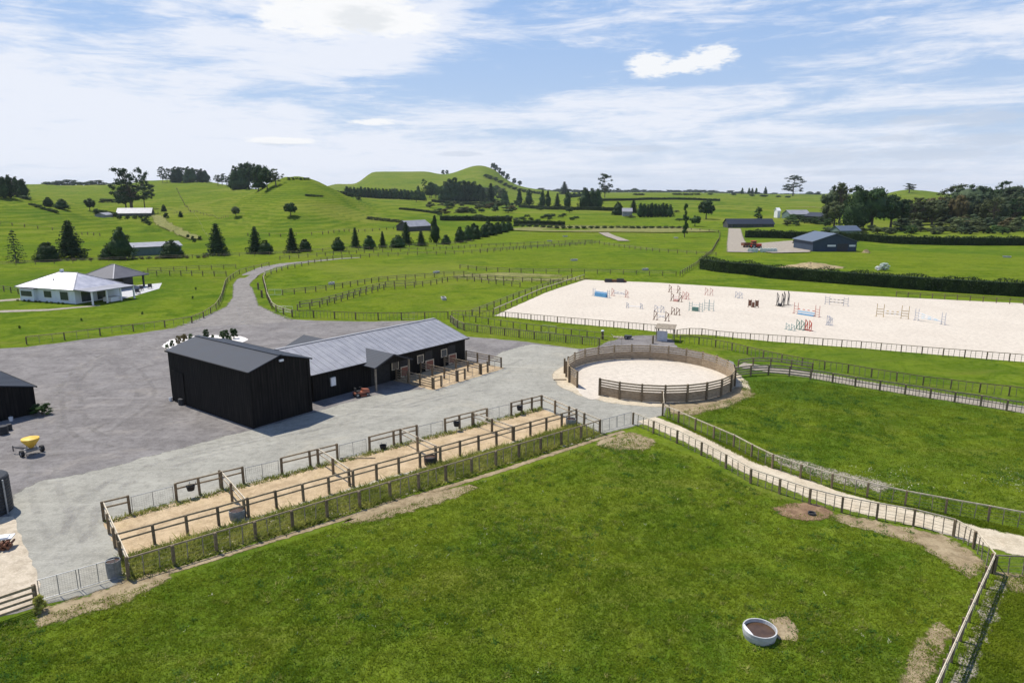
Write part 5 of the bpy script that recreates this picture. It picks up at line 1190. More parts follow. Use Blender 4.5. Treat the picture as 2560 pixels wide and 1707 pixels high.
HB_ = (('dark hedge line left of the first spaced conifer', [(1080, 505), (1150, 510), (1215, 515)], 3.5), ('dark hedge and shadow line under the evenly spaced conifers', [(1300, 519), (1430, 526), (1535, 528)], 3.0), ('long dark hedge right of the boundary house', [(1100, 551), (1180, 552), (1275, 555)], 3.2), ('thin hedge line across the far right fields', [(1500, 503), (1650, 500), (1800, 503)], 3.0), ('hedge line below the conical hill track', [(1000, 524), (1060, 530), (1100, 536)], 1.6))  # left half of the conifer hedge stands in for a shadow line
for i in range(46):
    x = random.uniform(1085, 1700); v = random.uniform(512, 556); k_ = random.choice(['scrub', 'bush', 'round', 'scrub'])
    if x > 1380 and v < 530: continue
    tree(k_, x, v, v - random.uniform(6, 12), random.uniform(12, 26), 'bush or small tree scattered over the rough middle ground', name='scattered_bush', cat='bush', mat=random.choice(['scrub_leaf', 'dark_leaf', 'pale_leaf', 'green_leaf']), group='bushes scattered over the middle ground')
for i in range(26):
    x = random.uniform(1040, 1260); v = 500 + random.uniform(-18, 6) ; tree('round', x, v, v - random.uniform(14, 24), random.uniform(16, 26), 'mid-green tree in the loose wood below the far hill', group='loose wood below the far hill', mat=random.choice(['gum_leaf', 'pale_leaf', 'dark_leaf', 'green_leaf']))
# right woods
RW = [('round', 2080, 558, 466, 44, 'gum_leaf', 'tall ragged tree at the left end of the right woods'), ('gum', 2098, 560, 464, 44, 'scrub_leaf', 'tall brownish tree behind the left end of the right woods'), ('round', 2085, 566, 505, 44, 'scrub_leaf', 'low brown-green tree beside the big dark pair'),
      ('column', 2140, 574, 470, 60, 'dark_leaf', 'left of the two biggest dark trees'), ('round', 2178, 575, 471, 66, 'dark_leaf', 'biggest dark tree of the right woods'), ('round', 2226, 572, 489, 56, 'dark_leaf', 'dark rounded tree right of the biggest one'),
      ('round', 2300, 562, 505, 56, 'scrub_leaf', 'brown-green tree at the left of the scrubby wood'), ('round', 2345, 558, 500, 50, 'gum_leaf', 'grey-green tree in the scrubby wood'), ('gum', 2380, 545, 466, 54, 'scrub_leaf', 'tall brownish tree left of the big willow shape'),
      ('round', 2420, 552, 463, 70, 'gum_leaf', 'large pale-topped tree in the right woods'), ('round', 2405, 548, 490, 50, 'dark_leaf', 'dark tree under the large pale-topped tree'), ('round', 2440, 556, 524, 40, 'pale_leaf', 'bright green tree in the middle of the scrub'),
      ('gum', 2506, 540, 458, 40, 'dark_leaf', 'dark tree standing above the right woods'), ('round', 2470, 545, 470, 46, 'dark_leaf', 'dark tree right of the large pale-topped tree'), ('round', 2535, 556, 468, 70, 'gum_leaf', 'big grey-green tree at the right edge'), ('round', 2590, 560, 470, 70, 'scrub_leaf', 'brown-green tree cut by the right edge')]
for k, x, vb, vt, wd, mt, l in RW: tree(k, x, vb, vt, wd * 1.25, l, mat=mt)
rs = random.Random(12)
for i in range(34):
    x = 2255 + i * 10.5 + rs.uniform(-6, 6); tree('round' if i % 3 else 'gum', x, 556 + rs.uniform(-8, 8), 508 - 12 * math.sin((x - 2255) / 110) + rs.uniform(-8, 10), rs.uniform(40, 62), 'mixed tree of the tangled wood on the right', group='mixed trees of the tangled wood on the right', mat=rs.choice(['scrub_leaf', 'gum_leaf', 'scrub_leaf', 'dark_leaf', 'pale_leaf', 'rusty_leaf']))
for i in range(70):
    x = 2245 + rs.random() * 380; v = 535 + rs.random() * 45
    tree('scrub', x, v, v - rs.uniform(18, 32), rs.uniform(26, 44), 'brownish scrub tree of the tangled wood on the right', group='tangled scrub wood on the right', mat=rs.choice(['scrub_leaf', 'scrub_leaf', 'gum_leaf', 'rusty_leaf', 'pale_leaf', 'scrub_leaf']))
for i in range(30): x = 2070 + i * 17.5 + rs.uniform(-5, 5); tree('bush', x, 583 + rs.uniform(-5, 3), 566 + rs.uniform(-4, 4), 30, 'low undergrowth bush at the foot of the right woods', name='undergrowth_bush', cat='bush', group='undergrowth at the foot of the right woods', mat=rs.choice(['green_leaf', 'scrub_leaf', 'pale_leaf', 'gum_leaf']))
for i in range(14):
    x = 1960 + rs.random() * 130; v = 548 + rs.random() * 18; tree('scrub', x, v, v - 14, 26, 'scrub bush round the far farm buildings', group='scrub round the far farm buildings', mat=rs.choice(['scrub_leaf', 'green_leaf', 'dark_leaf']))
for i in range(16):
    x = 1560 + rs.random() * 420; v = 490 + rs.random() * 8; tree('bush', x, v, v - 5, 16, 'tiny dark tree on the far right fields', name='field_tree', cat='tree', group='tiny trees on the far right fields', depth=1500)


def hedge(name, label, pts, hh, wd, dens, mat='hedge_leaf', size=.16):
    P = TP(pts); Q = resample(P, 3.0)
    for q in Q: q.z = gz(q.x, q.y) if q.y > 165 else 0
    O = Q[0].copy(); root = thing(name, label, 'hedge', O); m = MB(); C = []; N = []
    for i in range(len(Q) - 1):
        a, b = Q[i] - O, Q[i + 1] - O; d = (b - a); L = d.length; d.normalize(); nn = Vector((-d.y, d.x, 0)); k = wd / 2 - .25
        m.add([a - nn * k, a + nn * k, b + nn * k, b - nn * k] + [p + Vector((0, 0, hh - .3)) for p in (a - nn * k, a + nn * k, b + nn * k, b - nn * k)], [(4, 5, 6, 7)[::-1], (0, 3, 7, 4), (1, 5, 6, 2)])
        n = int(dens * L * (2 * hh + wd)); t_ = RNG.uniform(0, 1, n); s_ = RNG.uniform(0, 2 * hh + wd, n); off = np.zeros(n); z = np.zeros(n); nv = np.zeros((n, 3))
        f = s_ < hh; off[f] = -wd / 2; z[f] = s_[f]; nv[f] = [-nn.x, -nn.y, .2]; f2 = s_ > hh + wd; off[f2] = wd / 2; z[f2] = s_[f2] - hh - wd; nv[f2] = [nn.x, nn.y, .2]; f3 = ~f & ~f2; off[f3] = s_[f3] - hh - wd / 2; z[f3] = hh; nv[f3] = [0, 0, 1]
        base = np.array(a)[None] + np.outer(t_, np.array(b - a)); wob = .22 * np.sin((base[:, 0] + O.x) * .9) + .16 * np.sin((base[:, 0] + O.x) * 2.3 + (base[:, 1]) * 1.1)
        p = base + np.outer(off, [nn.x, nn.y, 0]); p[:, 2] += z * (1 + wob * .35); p += RNG.normal(size=(n, 3)) * .13; C.append(p); N.append(nv)
    C = np.concatenate(C); N = np.concatenate(N); V, Fq = cards(C, RNG.uniform(.6, 1.4, len(C)) * size, N)
    link('foliage', np_mesh('foliage', V, Fq, mat, 4), root); m.build('inner_wood', 'hedge_leaf', root); return root


hedge('clipped_hedge', 'long dark clipped hedge behind the arena', [(1757, 672), (1800, 680), (1914, 694), (2158, 713), (2352, 728), (2560, 741), (2800, 757)], 2.9, 2.6, 20)
hedge('clipped_hedge', 'farther long dark hedge beyond the blue shed', [(1862, 594), (1960, 596), (2089, 600), (2228, 609), (2352, 613), (2560, 614), (2700, 615)], 3.3, 3.0, 9, size=.26)
hedge('dark_hedge', 'short dark hedge at the far end of the green paddocks', [(1286, 563), (1350, 563), (1412, 565)], 2.6, 2.5, 8, size=.3)

for l_, p_, h_ in HB_: hedge('dark_hedge', l_, p_, h_, 4.0, 5, size=.45)
for i in range(5): x = 768 + i * 9; tree('bush', x, 490 + i * .8, 485 + i * .8, 12, 'low dark bush on the ledge of the conical hill', group='bushes on the ledge of the conical hill')
for i in range(12): x = 922 + i * 7.5; tree('scrub', x, 549 + i * .8, 541 + i * .8, 14, 'low scrub bush in the line left of the boundary house', name='scrub_bush', cat='bush', group='scrub line left of the boundary house', mat='scrub_leaf' if i % 2 else 'pale_leaf')
for l_, p_ in (('hill fence running down behind the conifer row', [(440, 470), (470, 520), (500, 560), (520, 600)]), ('hill fence across the foot of the conical hill', [(620, 590), (700, 592), (800, 588), (900, 580), (1000, 572)]), ('hill fence right of the hill farmhouse', [(395, 533), (450, 534), (520, 540), (570, 545)]), ('hill fence across the far left slope', [(0, 560), (80, 570), (160, 578), (250, 590)])):
    fence('hill_fence', l_, p_, 6.0, h=1.2, pw=0.26, rails=((1.1, .07),), rmat='grey_timber', group='hill fences')
for x, v, l in ((356, 786, 'small dark sapling on the house lawn nearest the fence'), (482, 747, 'small dark sapling at the right of the house lawn'), (490, 725, 'upper right sapling of the house lawn'), (204, 802, 'thin sapling in front of the house path'), (49, 821, 'tiny sapling at the left of the house lawn')): tree('bush', x, v, v - 8, 7, l, name='sapling', cat='sapling', mat='green_leaf')
for i in range(9): x = 62 + i * 14 + (i % 2) * 3; p = HA.lerp(HB, (x - 54) / 136.0) - Vector((.5, 1.1, 0)); tree('bush', x, 768, 762, 9, 'low garden shrub along the front wall of the white house', name='garden_shrub', cat='shrub', mat='green_leaf' if i % 3 else 'pale_leaf', group='garden shrubs along the white house', at=(p.x, p.y, 0))
# garden bed plants
for i, (x, v, hh, mt) in enumerate(((418, 872, 1.0, 'green_leaf'), (430, 866, 1.3, 'green_leaf'), (448, 860, 1.7, 'rusty_leaf'), (462, 856, 1.8, 'brown'), (478, 852, 1.5, 'green_leaf'), (515, 846, 1.9, 'dark_leaf'), (532, 848, 1.0, 'pale_leaf'), (556, 846, 1.6, 'dark_leaf'), (566, 848, 2.0, 'dark_leaf'), (585, 846, 2.2, 'dark_leaf'), (576, 852, 1.1, 'green_leaf'), (505, 851, .9, 'green_leaf'))):
    mt = 'rusty_leaf' if mt == 'brown' else mt; p = T(x, v); k = p.y / F
    tree('bush', x, v, v - hh * .72 / k, hh * .62 / k, f'{("green", "bright green", "russet", "tall russet", "leafy green", "slim dark", "pale", "dark", "tall dark", "tallest dark", "small green", "low green")[i]} plant in the white stone garden bed', name='garden_plant', cat='plant', mat=mt)
tree('bush', 106, 1036, 1004, 60, 'green bush at the corner of the small black barn', mat='green_leaf')
tree('bush', 100, 1530, 1480, 45, 'weedy bush at the post of the bottom left board fence', mat='weed_leaf')


# --- tall weeds and grass made of many blades
def blades(name, label, polys, n, hmin, hmax, mat, excl=(), wd=.02, falloff=None, lean=.5, per=4, cat='grass', seed=5, spread=.10):
    rng = np.random.default_rng(seed); xs = []; ys = []
    for poly, cnt in polys:
        P = TP(poly); px_ = [p.x for p in P]; py_ = [p.y for p in P]; got = 0
        while got < cnt:
            x = rng.uniform(min(px_), max(px_), cnt); y = rng.uniform(min(py_), max(py_), cnt); k = inpoly(x, y, P)
            if falloff: k &= rng.uniform(0, 1, cnt) < np.clip((falloff / np.hypot(x, y)) ** 2, 0, 1)
            for e in excl: k &= ~inpoly(x, y, e)
            x = x[k][:cnt - got]; y = y[k][:cnt - got]; xs.append(x); ys.append(y); got += len(x)
    x = np.concatenate(xs); y = np.concatenate(ys); n = len(x)
    cl = .55 + .45 * np.sin(x * 1.3 + 2 * np.sin(y * .7)) * np.sin(y * 1.1 + 2 * np.sin(x * .5)) 
    h0 = rng.uniform(hmin, hmax, n) * (.6 + .8 * np.clip(cl, 0, 1))
    x = np.repeat(x, per) + rng.normal(size=n * per) * spread; y = np.repeat(y, per) + rng.normal(size=n * per) * spread; hh = np.repeat(h0, per) * rng.uniform(.6, 1.15, n * per); n *= per
    a = rng.uniform(0, 6.28, n); la = rng.uniform(0, 6.28, n); ln = rng.uniform(.1, lean, n) * hh
    w_ = wd * rng.uniform(.6, 1.5, n); B = np.stack([x, y, np.full(n, .01)], 1); dx = np.stack([np.cos(a) * w_, np.sin(a) * w_, np.zeros(n)], 1); tip = B + np.stack([np.cos(la) * ln, np.sin(la) * ln, hh], 1)
    V = np.stack([B - dx, B + dx, tip], 1).reshape(-1, 3); o = link(name, np_mesh(name, V, np.arange(3 * n).reshape(n, 3), mat, 3)); tag(o, label, cat, kind='stuff'); return o


WS = [(305, 1398), (345, 1385), (1441, 1062), (1492, 1084), (1499, 1088), (322, 1452)]
blades('weeds', 'tall weeds filling the strip between the two pen fences', [(WS, 5200)], 0, .10, .50, 'weed_leaf', wd=.03, per=5, lean=1.6, cat='weeds', spread=.15)
blades('weeds', 'broad leafy weeds low in the strip between the pen fences', [(WS, 3000)], 0, .06, .22, 'weed_leaf', wd=.07, per=6, lean=2.6, cat='weeds', spread=.15, seed=31)
blades('weeds', 'rough grass tufts along the front of the pens', [([(262, 1300), (1354, 1018), (1358, 1026), (268, 1310)], 900)], 0, .08, .28, 'weed_leaf', wd=.03, per=5, lean=1.2, cat='weeds', seed=9)
DP = [TP([(2095, 1288), (2234, 1318), (2356, 1345), (2440, 1401), (2423, 1436), (2374, 1402), (2310, 1362), (2200, 1327), (2112, 1304)]), TP([(1945, 1272), (2050, 1266), (2070, 1278), (2010, 1298)]), TP([(1935, 1545), (1975, 1548), (1990, 1570), (1985, 1598), (1925, 1600), (1890, 1640), (1840, 1580), (1870, 1530)])]
FG = [(-60, 1570), (120, 1535), (330, 1475), (700, 1362), (1000, 1270), (1500, 1112), (1575, 1082), (1640, 1106), (1753, 1150), (1876, 1220), (2023, 1272), (2191, 1310), (2383, 1352), (2470, 1432), (2300, 1790), (-100, 1790)]
blades('grass', 'short thick grass of the foreground paddock', [(FG, 70000)], 0, .04, .12, 'blade', excl=DP, wd=.022, falloff=34, per=4, lean=1.8, spread=.09)
blades('grass', 'rough green grass between the sand track and its far fence', [([(1660, 1043), (1760, 1093), (1890, 1158), (2000, 1188), (2096, 1226), (2234, 1262), (2400, 1305), (2560, 1338), (2560, 1325), (2213, 1252), (2155, 1238), (2008, 1196), (1910, 1152), (1760, 1084)], 5000), ([(2490, 1440), (2560, 1440), (2700, 1445), (2700, 1800), (2330, 1800)], 9000)], 0, .04, .13, 'blade', wd=.025, per=4, seed=8, lean=2.0)
blades('grass', 'grass of the paddock right of the round pen', [([(1700, 1030), (1860, 990), (1850, 950), (2030, 955), (2262, 990), (2560, 1038), (2700, 1060), (2700, 1340), (2213, 1250), (2000, 1190), (1800, 1100)], 24000)], 0, .05, .13, 'blade', wd=.025, per=4, seed=18, lean=1.8, spread=.12)
m = None

leaf('clump_leaf', (0.070, 0.150, 0.022), (0.115, 0.20, 0.035), (0.17, 0.26, 0.07), 0.1)
leaf('flower', (0.55, 0.55, 0.30), (0.65, 0.62, 0.45), (0.75, 0.75, 0.65), 0.1)
for n_ in ('clump_leaf', 'flower', 'weed_leaf'): M[n_].node_tree.nodes['Principled BSDF'].inputs['Specular IOR Level'].default_value = 0.02


def scatter_clumps(name, label, poly, nc, per, rad, hmin, hmax, wd, mat, seed, cat='grass', lean=1.4):
    rng = np.random.default_rng(seed); P = TP(poly); X = []; a0 = np.array([(p.x, p.y) for p in P]); lo, hi = a0.min(0), a0.max(0)
    cen = []
    while len(cen) < nc:
        q = rng.uniform(lo, hi)
        nz_ = math.sin(q[0] * .31 + 1.3 * math.sin(q[1] * .23)) * math.sin(q[1] * .37 + 1.1 * math.sin(q[0] * .19))
        if inpoly(np.array([q[0]]), np.array([q[1]]), P)[0] and rng.uniform() < .12 + max(0, nz_): cen.append(q)
    cen = np.repeat(np.array(cen), per, 0); n = len(cen); rr_ = np.repeat(rng.uniform(.3, 1.0, nc), per) * rad
    xy = cen + rng.normal(size=(n, 2)) * rr_[:, None] * .5; hh = rng.uniform(hmin, hmax, n); a = rng.uniform(0, 6.28, n); la = rng.uniform(0, 6.28, n); ln = rng.uniform(.2, lean, n) * hh
    B = np.stack([xy[:, 0], xy[:, 1], np.full(n, .012)], 1); w_ = wd * rng.uniform(.6, 1.4, n); dx = np.stack([np.cos(a) * w_, np.sin(a) * w_, np.zeros(n)], 1); tip = B + np.stack([np.cos(la) * ln, np.sin(la) * ln, hh], 1)
    V = np.stack([B - dx, B + dx, tip], 1).reshape(-1, 3); o = link(name, np_mesh(name, V, np.arange(3 * n).reshape(n, 3), mat, 3)); tag(o, label, cat, kind='stuff')


scatter_clumps('grass_clumps', 'longer bluish clumps of grass in the foreground paddock', FG, 420, 30, .5, .05, .15, .03, 'clump_leaf', 3, lean=2.2)
scatter_clumps('grass_clumps', 'longer yellowish clumps of grass in the foreground paddock', FG, 420, 26, .5, .06, .16, .03, 'weed_leaf', 4)
scatter_clumps('field_flowers', 'tiny pale flowers scattered in the foreground paddock', FG, 110, 4, .3, .05, .1, .03, 'flower', 5, 'flowers')
PR_ = [(1700, 1030), (1860, 990), (1850, 950), (2030, 955), (2262, 990), (2560, 1038), (2700, 1060), (2700, 1340), (2213, 1250), (2000, 1190), (1800, 1100)]
scatter_clumps('grass_clumps', 'longer bluish clumps of grass in the paddock right of the round pen', PR_, 300, 30, .8, .07, .2, .035, 'clump_leaf', 6, lean=2.2)
scatter_clumps('field_flowers', 'pale flower patches in the paddock right of the round pen', [(2060, 1160), (2560, 1170), (2560, 1230), (2250, 1225)], 60, 6, .7, .05, .1, .035, 'flower', 7, 'flowers')
# ------------------------------------------------------------------ troughs and drums
def round_trough(name, label, x, v, r, h, mat='concrete', wl=.08, inside='water', cat='trough', group=None):
    q = thing(name, label, cat, T(x, v), 0, group); m = MB(); m.lathe([(r * .93, 0), (r, h * .55), (r * 1.0, h), (r * .93, h), (r * .90, h * .5), (r * .88, .04), (0, .04)], 36); m.build('tub', mat, q, smooth=False)
    m = MB(); m.lathe([(0, h - wl), (r * .915, h - wl)], 36); m.build('water', inside, q); return q


bt = round_trough('round_trough', 'round concrete water trough alone in the foreground paddock', 1898, 1590, .76, .44, 'pale_concrete', .16)
m = MB(); ang = [R(150 + 80 * k / 10) for k in range(11)]; m.prism([(.72 * math.cos(a), .72 * math.sin(a)) for a in ang], .38, .43); m.build('float_cover', 'white_paint', bt)
round_trough('water_trough', 'tall grey tub at the near corner of the pens', 287, 1440, .36, .95)
round_trough('water_trough', 'round concrete trough under the first divider of the pens', 594, 1296, .48, .62)
round_trough('water_trough', 'dark round trough under the third divider of the pens', 1076, 1160, .48, .62, 'black_plastic')
round_trough('water_trough', 'round grey trough at the far end of the pens', 1427, 1063, .46, .62)
for x, v, l, h_ in ((480, 1239, 'black feed bin hooked on the first free-standing pen fence', .55), (958, 1122, 'black feed bin on the ground at the third free-standing pen fence', 0), (1139, 1074, 'black feed bin hooked on the fourth free-standing pen fence', .45), (1296, 1034, 'black feed bin hooked on the farthest front pen fence', .45)):
    p = T(x, v); p.z = h_; m = MB(); m.lathe([(0, .02), (.22, 0), (.29, .34), (.27, .34), (.21, .04), (0, .05)], 18); q = thing('feed_bin', l, 'feed bin', p + Vector((.12, -.30, 0)) if h_ else p); m.build('tub', 'black_rubber', q)
    m = MB(); m.bar((-.2, .29, .33), (-.2, .33, .45), .04, .02); m.bar((.2, .29, .33), (.2, .33, .45), .04, .02); m.build('hook', 'galv', q)
wt = thing('water_tank', 'big dark ribbed water tank cut by the left edge', 'tank', T(-28, 1280)); m = MB(); pr = [(1.3, 0)]
for k in range(11): z = .1 + k * .2; pr += [(1.3, z), (1.33, z + .05), (1.33, z + .12), (1.3, z + .17)]
pr += [(1.3, 2.36), (1.22, 2.42), (.45, 2.62), (.0, 2.62)]; m.lathe(pr, 40); m.build('body', 'black_plastic', wt)
m = MB(); m.lathe([(0, 2.72), (.4, 2.72), (.42, 2.60)], 20); m.build('lid', 'dark_paint', wt); m = MB(); m.tube((1.38, -.2, 0), (1.38, -.2, 2.3), .05); m.build('downpipe', 'grey_metal', wt)
ch = thing('red_chair', 'small red-brown frame standing against the water tank', 'frame', T(0, 1284), .4)
for x in (-.25, .25):
    m = MB(); m.bar((x, 0, 0), (x, 0, .85), .06, .06); m.build('leg', 'orange_red', ch)
m = MB(); m.box(-.3, -.25, .42, .3, .2, .48); m.build('seat', 'orange_red', ch)
for k, (x, v, l, r_, h_) in enumerate(((455, 1011, 'black drum at the back corner of the tall barn', .32, .55), (10, 1085, 'black drum left of the small barn shadow', .35, .7), (24, 1075, 'small dark drum beside the small black barn', .22, .5))):
    q = thing('drum', l, 'drum', T(x, v)); m = MB(); m.lathe([(0, 0), (r_, 0), (r_, h_ * .3), (r_ * 1.05, h_ * .33), (r_, h_ * .36), (r_, h_ * .65), (r_ * 1.05, h_ * .68), (r_, h_ * .71), (r_, h_), (0, h_)], 20); m.build('body', 'black_plastic', q); m = MB(); m.lathe([(0, h_ + .05), (r_ * .9, h_ + .04), (r_ * .95, h_ - .02)], 20); m.build('lid', 'dark_paint', q)
for x, v, l in ((427, 1002, 'white bucket at the back corner of the tall barn'), (28, 1052, 'white bucket in the shade of the small barn')):
    q = thing('bucket', l, 'bucket', T(x, v)); m = MB(); m.lathe([(0, .01), (.14, 0), (.18, .36), (.16, .36), (.13, .03), (0, .03)], 16); m.build('pail', 'white_paint', q); m = MB(); m.tube((-.17, 0, .34), (0, 0, .5), .01, n=5); m.tube((0, 0, .5), (.17, 0, .34), .01, n=5); m.build('handle', 'galv', q)
q = thing('firewood_pile', 'brown firewood pile under a white cover at the left edge', 'woodpile', T(8, 1372), .3); rr = random.Random(3)
m = MB()
for k in range(26): x = rr.uniform(-.5, .5); z = .08 + .13 * (k // 7); y = rr.uniform(-.08, .08); m.tube((x, -.3 + y, z), (x + rr.uniform(-.05, .05), .3 + y, z), .07, .06, 7)
m.build('logs', 'brown_paint', q); m = MB(); m.box(-.65, -.05, .58, .5, .55, .64); m.box(-.62, -.02, .64, .3, .45, .70); m.build('cover', 'white_paint', q)
q = thing('bucket_in_hole', 'dark opening of a sunken pipe in the dug earth', 'pipe', T(2029, 1286)); m = MB(); m.lathe([(.24, 0), (.24, .16), (.19, .16), (.18, .03), (0, .035)], 20); m.build('pipe_ring', 'dark_paint', q); m = MB(); m.lathe([(0, .05), (.185, .05)], 20); m.build('dark_disc', 'black_rubber', q)  # black disc set inside the ring
for i, (x, v, l) in enumerate(((1374, 604, 'paddock trough at the far left of the top paddock'), (1413, 592, 'pale trough in the top paddock beside the far boundary'), (1435, 652, 'pale trough in the middle of the far green paddock'), (1613, 676, 'pale trough above the arena near the hedge corner'), (1091, 683, 'pale trough between the lane fences'), (829, 711, 'pale trough in the paddock inside the drive'), (1109, 749, 'pale trough in the near green paddock'), (1690, 596, 'pale trough beside the poplar'), (2517, 644, 'pale trough in the far right field'))):
    q = thing('paddock_trough', l, 'trough', T(x, v), .3 * i); m = MB(); m.add([(-1, -.35, 0), (1, -.35, 0), (1, .35, 0), (-1, .35, 0), (-1.1, -.42, .5), (1.1, -.42, .5), (1.1, .42, .5), (-1.1, .42, .5), (-1, -.34, .5), (1, -.34, .5), (1, .34, .5), (-1, .34, .5), (-.9, -.28, .1), (.9, -.28, .1), (.9, .28, .1), (-.9, .28, .1)],
        [(0, 1, 5, 4), (1, 2, 6, 5), (2, 3, 7, 6), (3, 0, 4, 7), (4, 5, 9, 8), (5, 6, 10, 9), (6, 7, 11, 10), (7, 4, 8, 11), (8, 9, 13, 12), (9, 10, 14, 13), (10, 11, 15, 14), (11, 8, 12, 15), (12, 13, 14, 15)]); m.build('tub', 'pale_concrete', q)
    m = MB(); m.add([(-.97, -.33, .4), (.97, -.33, .4), (.97, .33, .4), (-.97, .33, .4)], [(0, 1, 2, 3)]); m.build('water', 'water', q)

# ------------------------------------------------------------------ machines
def wheel(parent, p, r, wd, axis='y', rim='grey_metal'):
    m = MB(); n = 20; pr = [(r * .55, -wd / 2), (r * .92, -wd / 2), (r, -wd / 4), (r, wd / 4), (r * .92, wd / 2), (r * .55, wd / 2)]
    vs = []; 
    for (q, z) in pr:
        for k in range(n): a = 6.2832 * k / n; vs.append((q * math.cos(a), z, q * math.sin(a)) if axis == 'y' else (z, q * math.cos(a), q * math.sin(a)))
    m.add(vs, [(i * n + k, i * n + (k + 1) % n, (i + 1) * n + (k + 1) % n, (i + 1) * n + k) for i in range(len(pr) - 1) for k in range(n)])
    root = bpy.data.objects.new('wheel', None); COL.objects.link(root); root.parent = parent; root.location = p
    m.build('tyre', 'black_rubber', root); m = MB(); d = (0, wd * .4, 0) if axis == 'y' else (wd * .4, 0, 0); m.tube([-a for a in d], d, r * .56, None, 16); m.build('rim', rim, root); return root


A, B = T(56, 1142), T(106, 1128); d = B - A
sp = thing('towed_spreader', 'yellow-hopper towed spreader parked on the gravel', 'spreader', (A + B) / 2, math.atan2(d.y, d.x)); L = d.length / 2
wheel(sp, (-L, 0, .27), .27, .22, 'x'); wheel(sp, (L, 0, .27), .27, .22, 'x')
m = MB(); m.bar((-L, 0, .27), (L, 0, .27), .07, .07); m.bar((-.35, 0, .3), (-.30, 0, .85), .06, .06); m.bar((.35, 0, .3), (.30, 0, .85), .06, .06); m.bar((-.4, -.3, .45), (.4, -.3, .45), .06, .06); m.bar((-.4, .3, .45), (.4, .3, .45), .06, .06); m.bar((-.4, -.3, .45), (-.4, .3, .45), .06, .06); m.bar((.4, -.3, .45), (.4, .3, .45), .06, .06); m.build('frame', 'grey_metal', sp)
m = MB(); m.lathe([(.12, .55), (.18, .58), (.60, 1.15), (.62, 1.32), (.58, 1.33), (.55, 1.16), (.15, .62), (0, .62)], 28); m.build('hopper', 'yellow', sp, smooth=True)
m = MB(); m.lathe([(.585, 1.33), (.30, 1.42), (0, 1.44)], 28); m.build('hopper_cover', 'yellow', sp, smooth=True)
m = MB(); m.lathe([(0, .40), (.32, .40), (.32, .43), (0, .44)], 20); m.build('spinner', 'dark_paint', sp)
m = MB(); m.bar((-.2, .1, .4), (-.75, 1.35, .55), .07, .07); m.bar((.2, .1, .4), (-.75, 1.35, .55), .07, .07); m.tube((-.75, 1.35, .2), (-.75, 1.35, .65), .04); m.build('drawbar', 'dark_paint', sp)
mw = thing('ride_on_mower', 'orange-red ride-on machine parked against the stable wall', 'mower', T(903, 990), 0.6)
for x in (-.5, .55):
    for y in (-.36, .36): wheel(mw, (x, y, .24 if x < 0 else .18), .24 if x < 0 else .18, .16)
m = MB(); m.add([(.1, -.28, .3), (.85, -.25, .3), (.85, .25, .3), (.1, .28, .3), (.1, -.26, .78), (.8, -.2, .66), (.8, .2, .66), (.1, .26, .78)], [(3, 2, 1, 0), (4, 5, 6, 7), (0, 1, 5, 4), (1, 2, 6, 5), (2, 3, 7, 6), (3, 0, 4, 7)]); m.build('bonnet', 'orange_red', mw)
m = MB(); m.box(-.75, -.34, .3, .1, .34, .5); m.build('body', 'orange_red', mw); m = MB(); m.box(-.6, -.22, .5, -.15, .22, .6); m.box(-.65, -.22, .55, -.55, .22, .95); m.build('seat', 'black_rubber', mw)
m = MB(); m.tube((.08, 0, .7), (-.02, 0, .95), .02); m.lathe([(.14, .95), (.17, .97), (.14, .99)], 16, (-.02, 0, 0)); m.build('steering_wheel', 'black_rubber', mw); m = MB(); m.box(-.2, -.5, .1, .4, .5, .2); m.build('cutting_deck', 'orange_red', mw)
# tractor and wrapped bales across the hedge
p = T(1888, 622); tr = thing('red_tractor', 'red farm machine parked in the yard beyond the hedge', 'tractor', p, .2)
for x in (-1.1, 1.5):
    for y in (-.9, .9): wheel(tr, (x, y, .85 if x < 0 else .55), .85 if x < 0 else .55, .4)
m = MB(); m.box(0, -.5, .8, 2.2, .5, 1.8); m.build('bonnet', 'red_paint', tr); m = MB(); m.box(-1.6, -.8, 1.9, .0, .8, 2.1); m.box(-1.6, -.7, .8, -.1, .7, 1.3); m.build('mudguard', 'red_paint', tr); m = MB(); m.box(-1.4, -.7, 1.3, -.1, .7, 2.7); m.build('cab', 'glass', tr); m = MB(); m.box(-1.6, -.85, 2.7, 0, .85, 2.95); m.build('cab_roof', 'red_paint', tr)
p = T(1868, 620); tr = thing('red_trailer', 'red open trailer left of the farm machine', 'trailer', p, .2); m = MB(); m.box(-2, -1.1, .9, 2, 1.1, 1.0); m.box(-2, -1.1, 1.0, 2, -1.0, 1.9); m.box(-2, 1.0, 1.0, 2, 1.1, 1.9); m.box(-2, -1, 1, -1.9, 1, 1.9); m.build('tray', 'brown_paint', tr)
for x in (-.6, .6):
    for y in (-1, 1): wheel(tr, (x, y, .5), .5, .3)
for i in range(8):
    x = 1874 + i * 8.2 + (6 if i > 2 else 0); p = T(x, 631); m = MB(); m.tube((-.65, 0, .7), (.65, 0, .7), .72, .72, 14); q = m.build('wrapped_bale', 'wrap', None, p); q.rotation_euler = (0, 0, 1.2); tag(q, 'pale green plastic-wrapped bale in the row by the red machine', 'bale', 'row of wrapped bales')


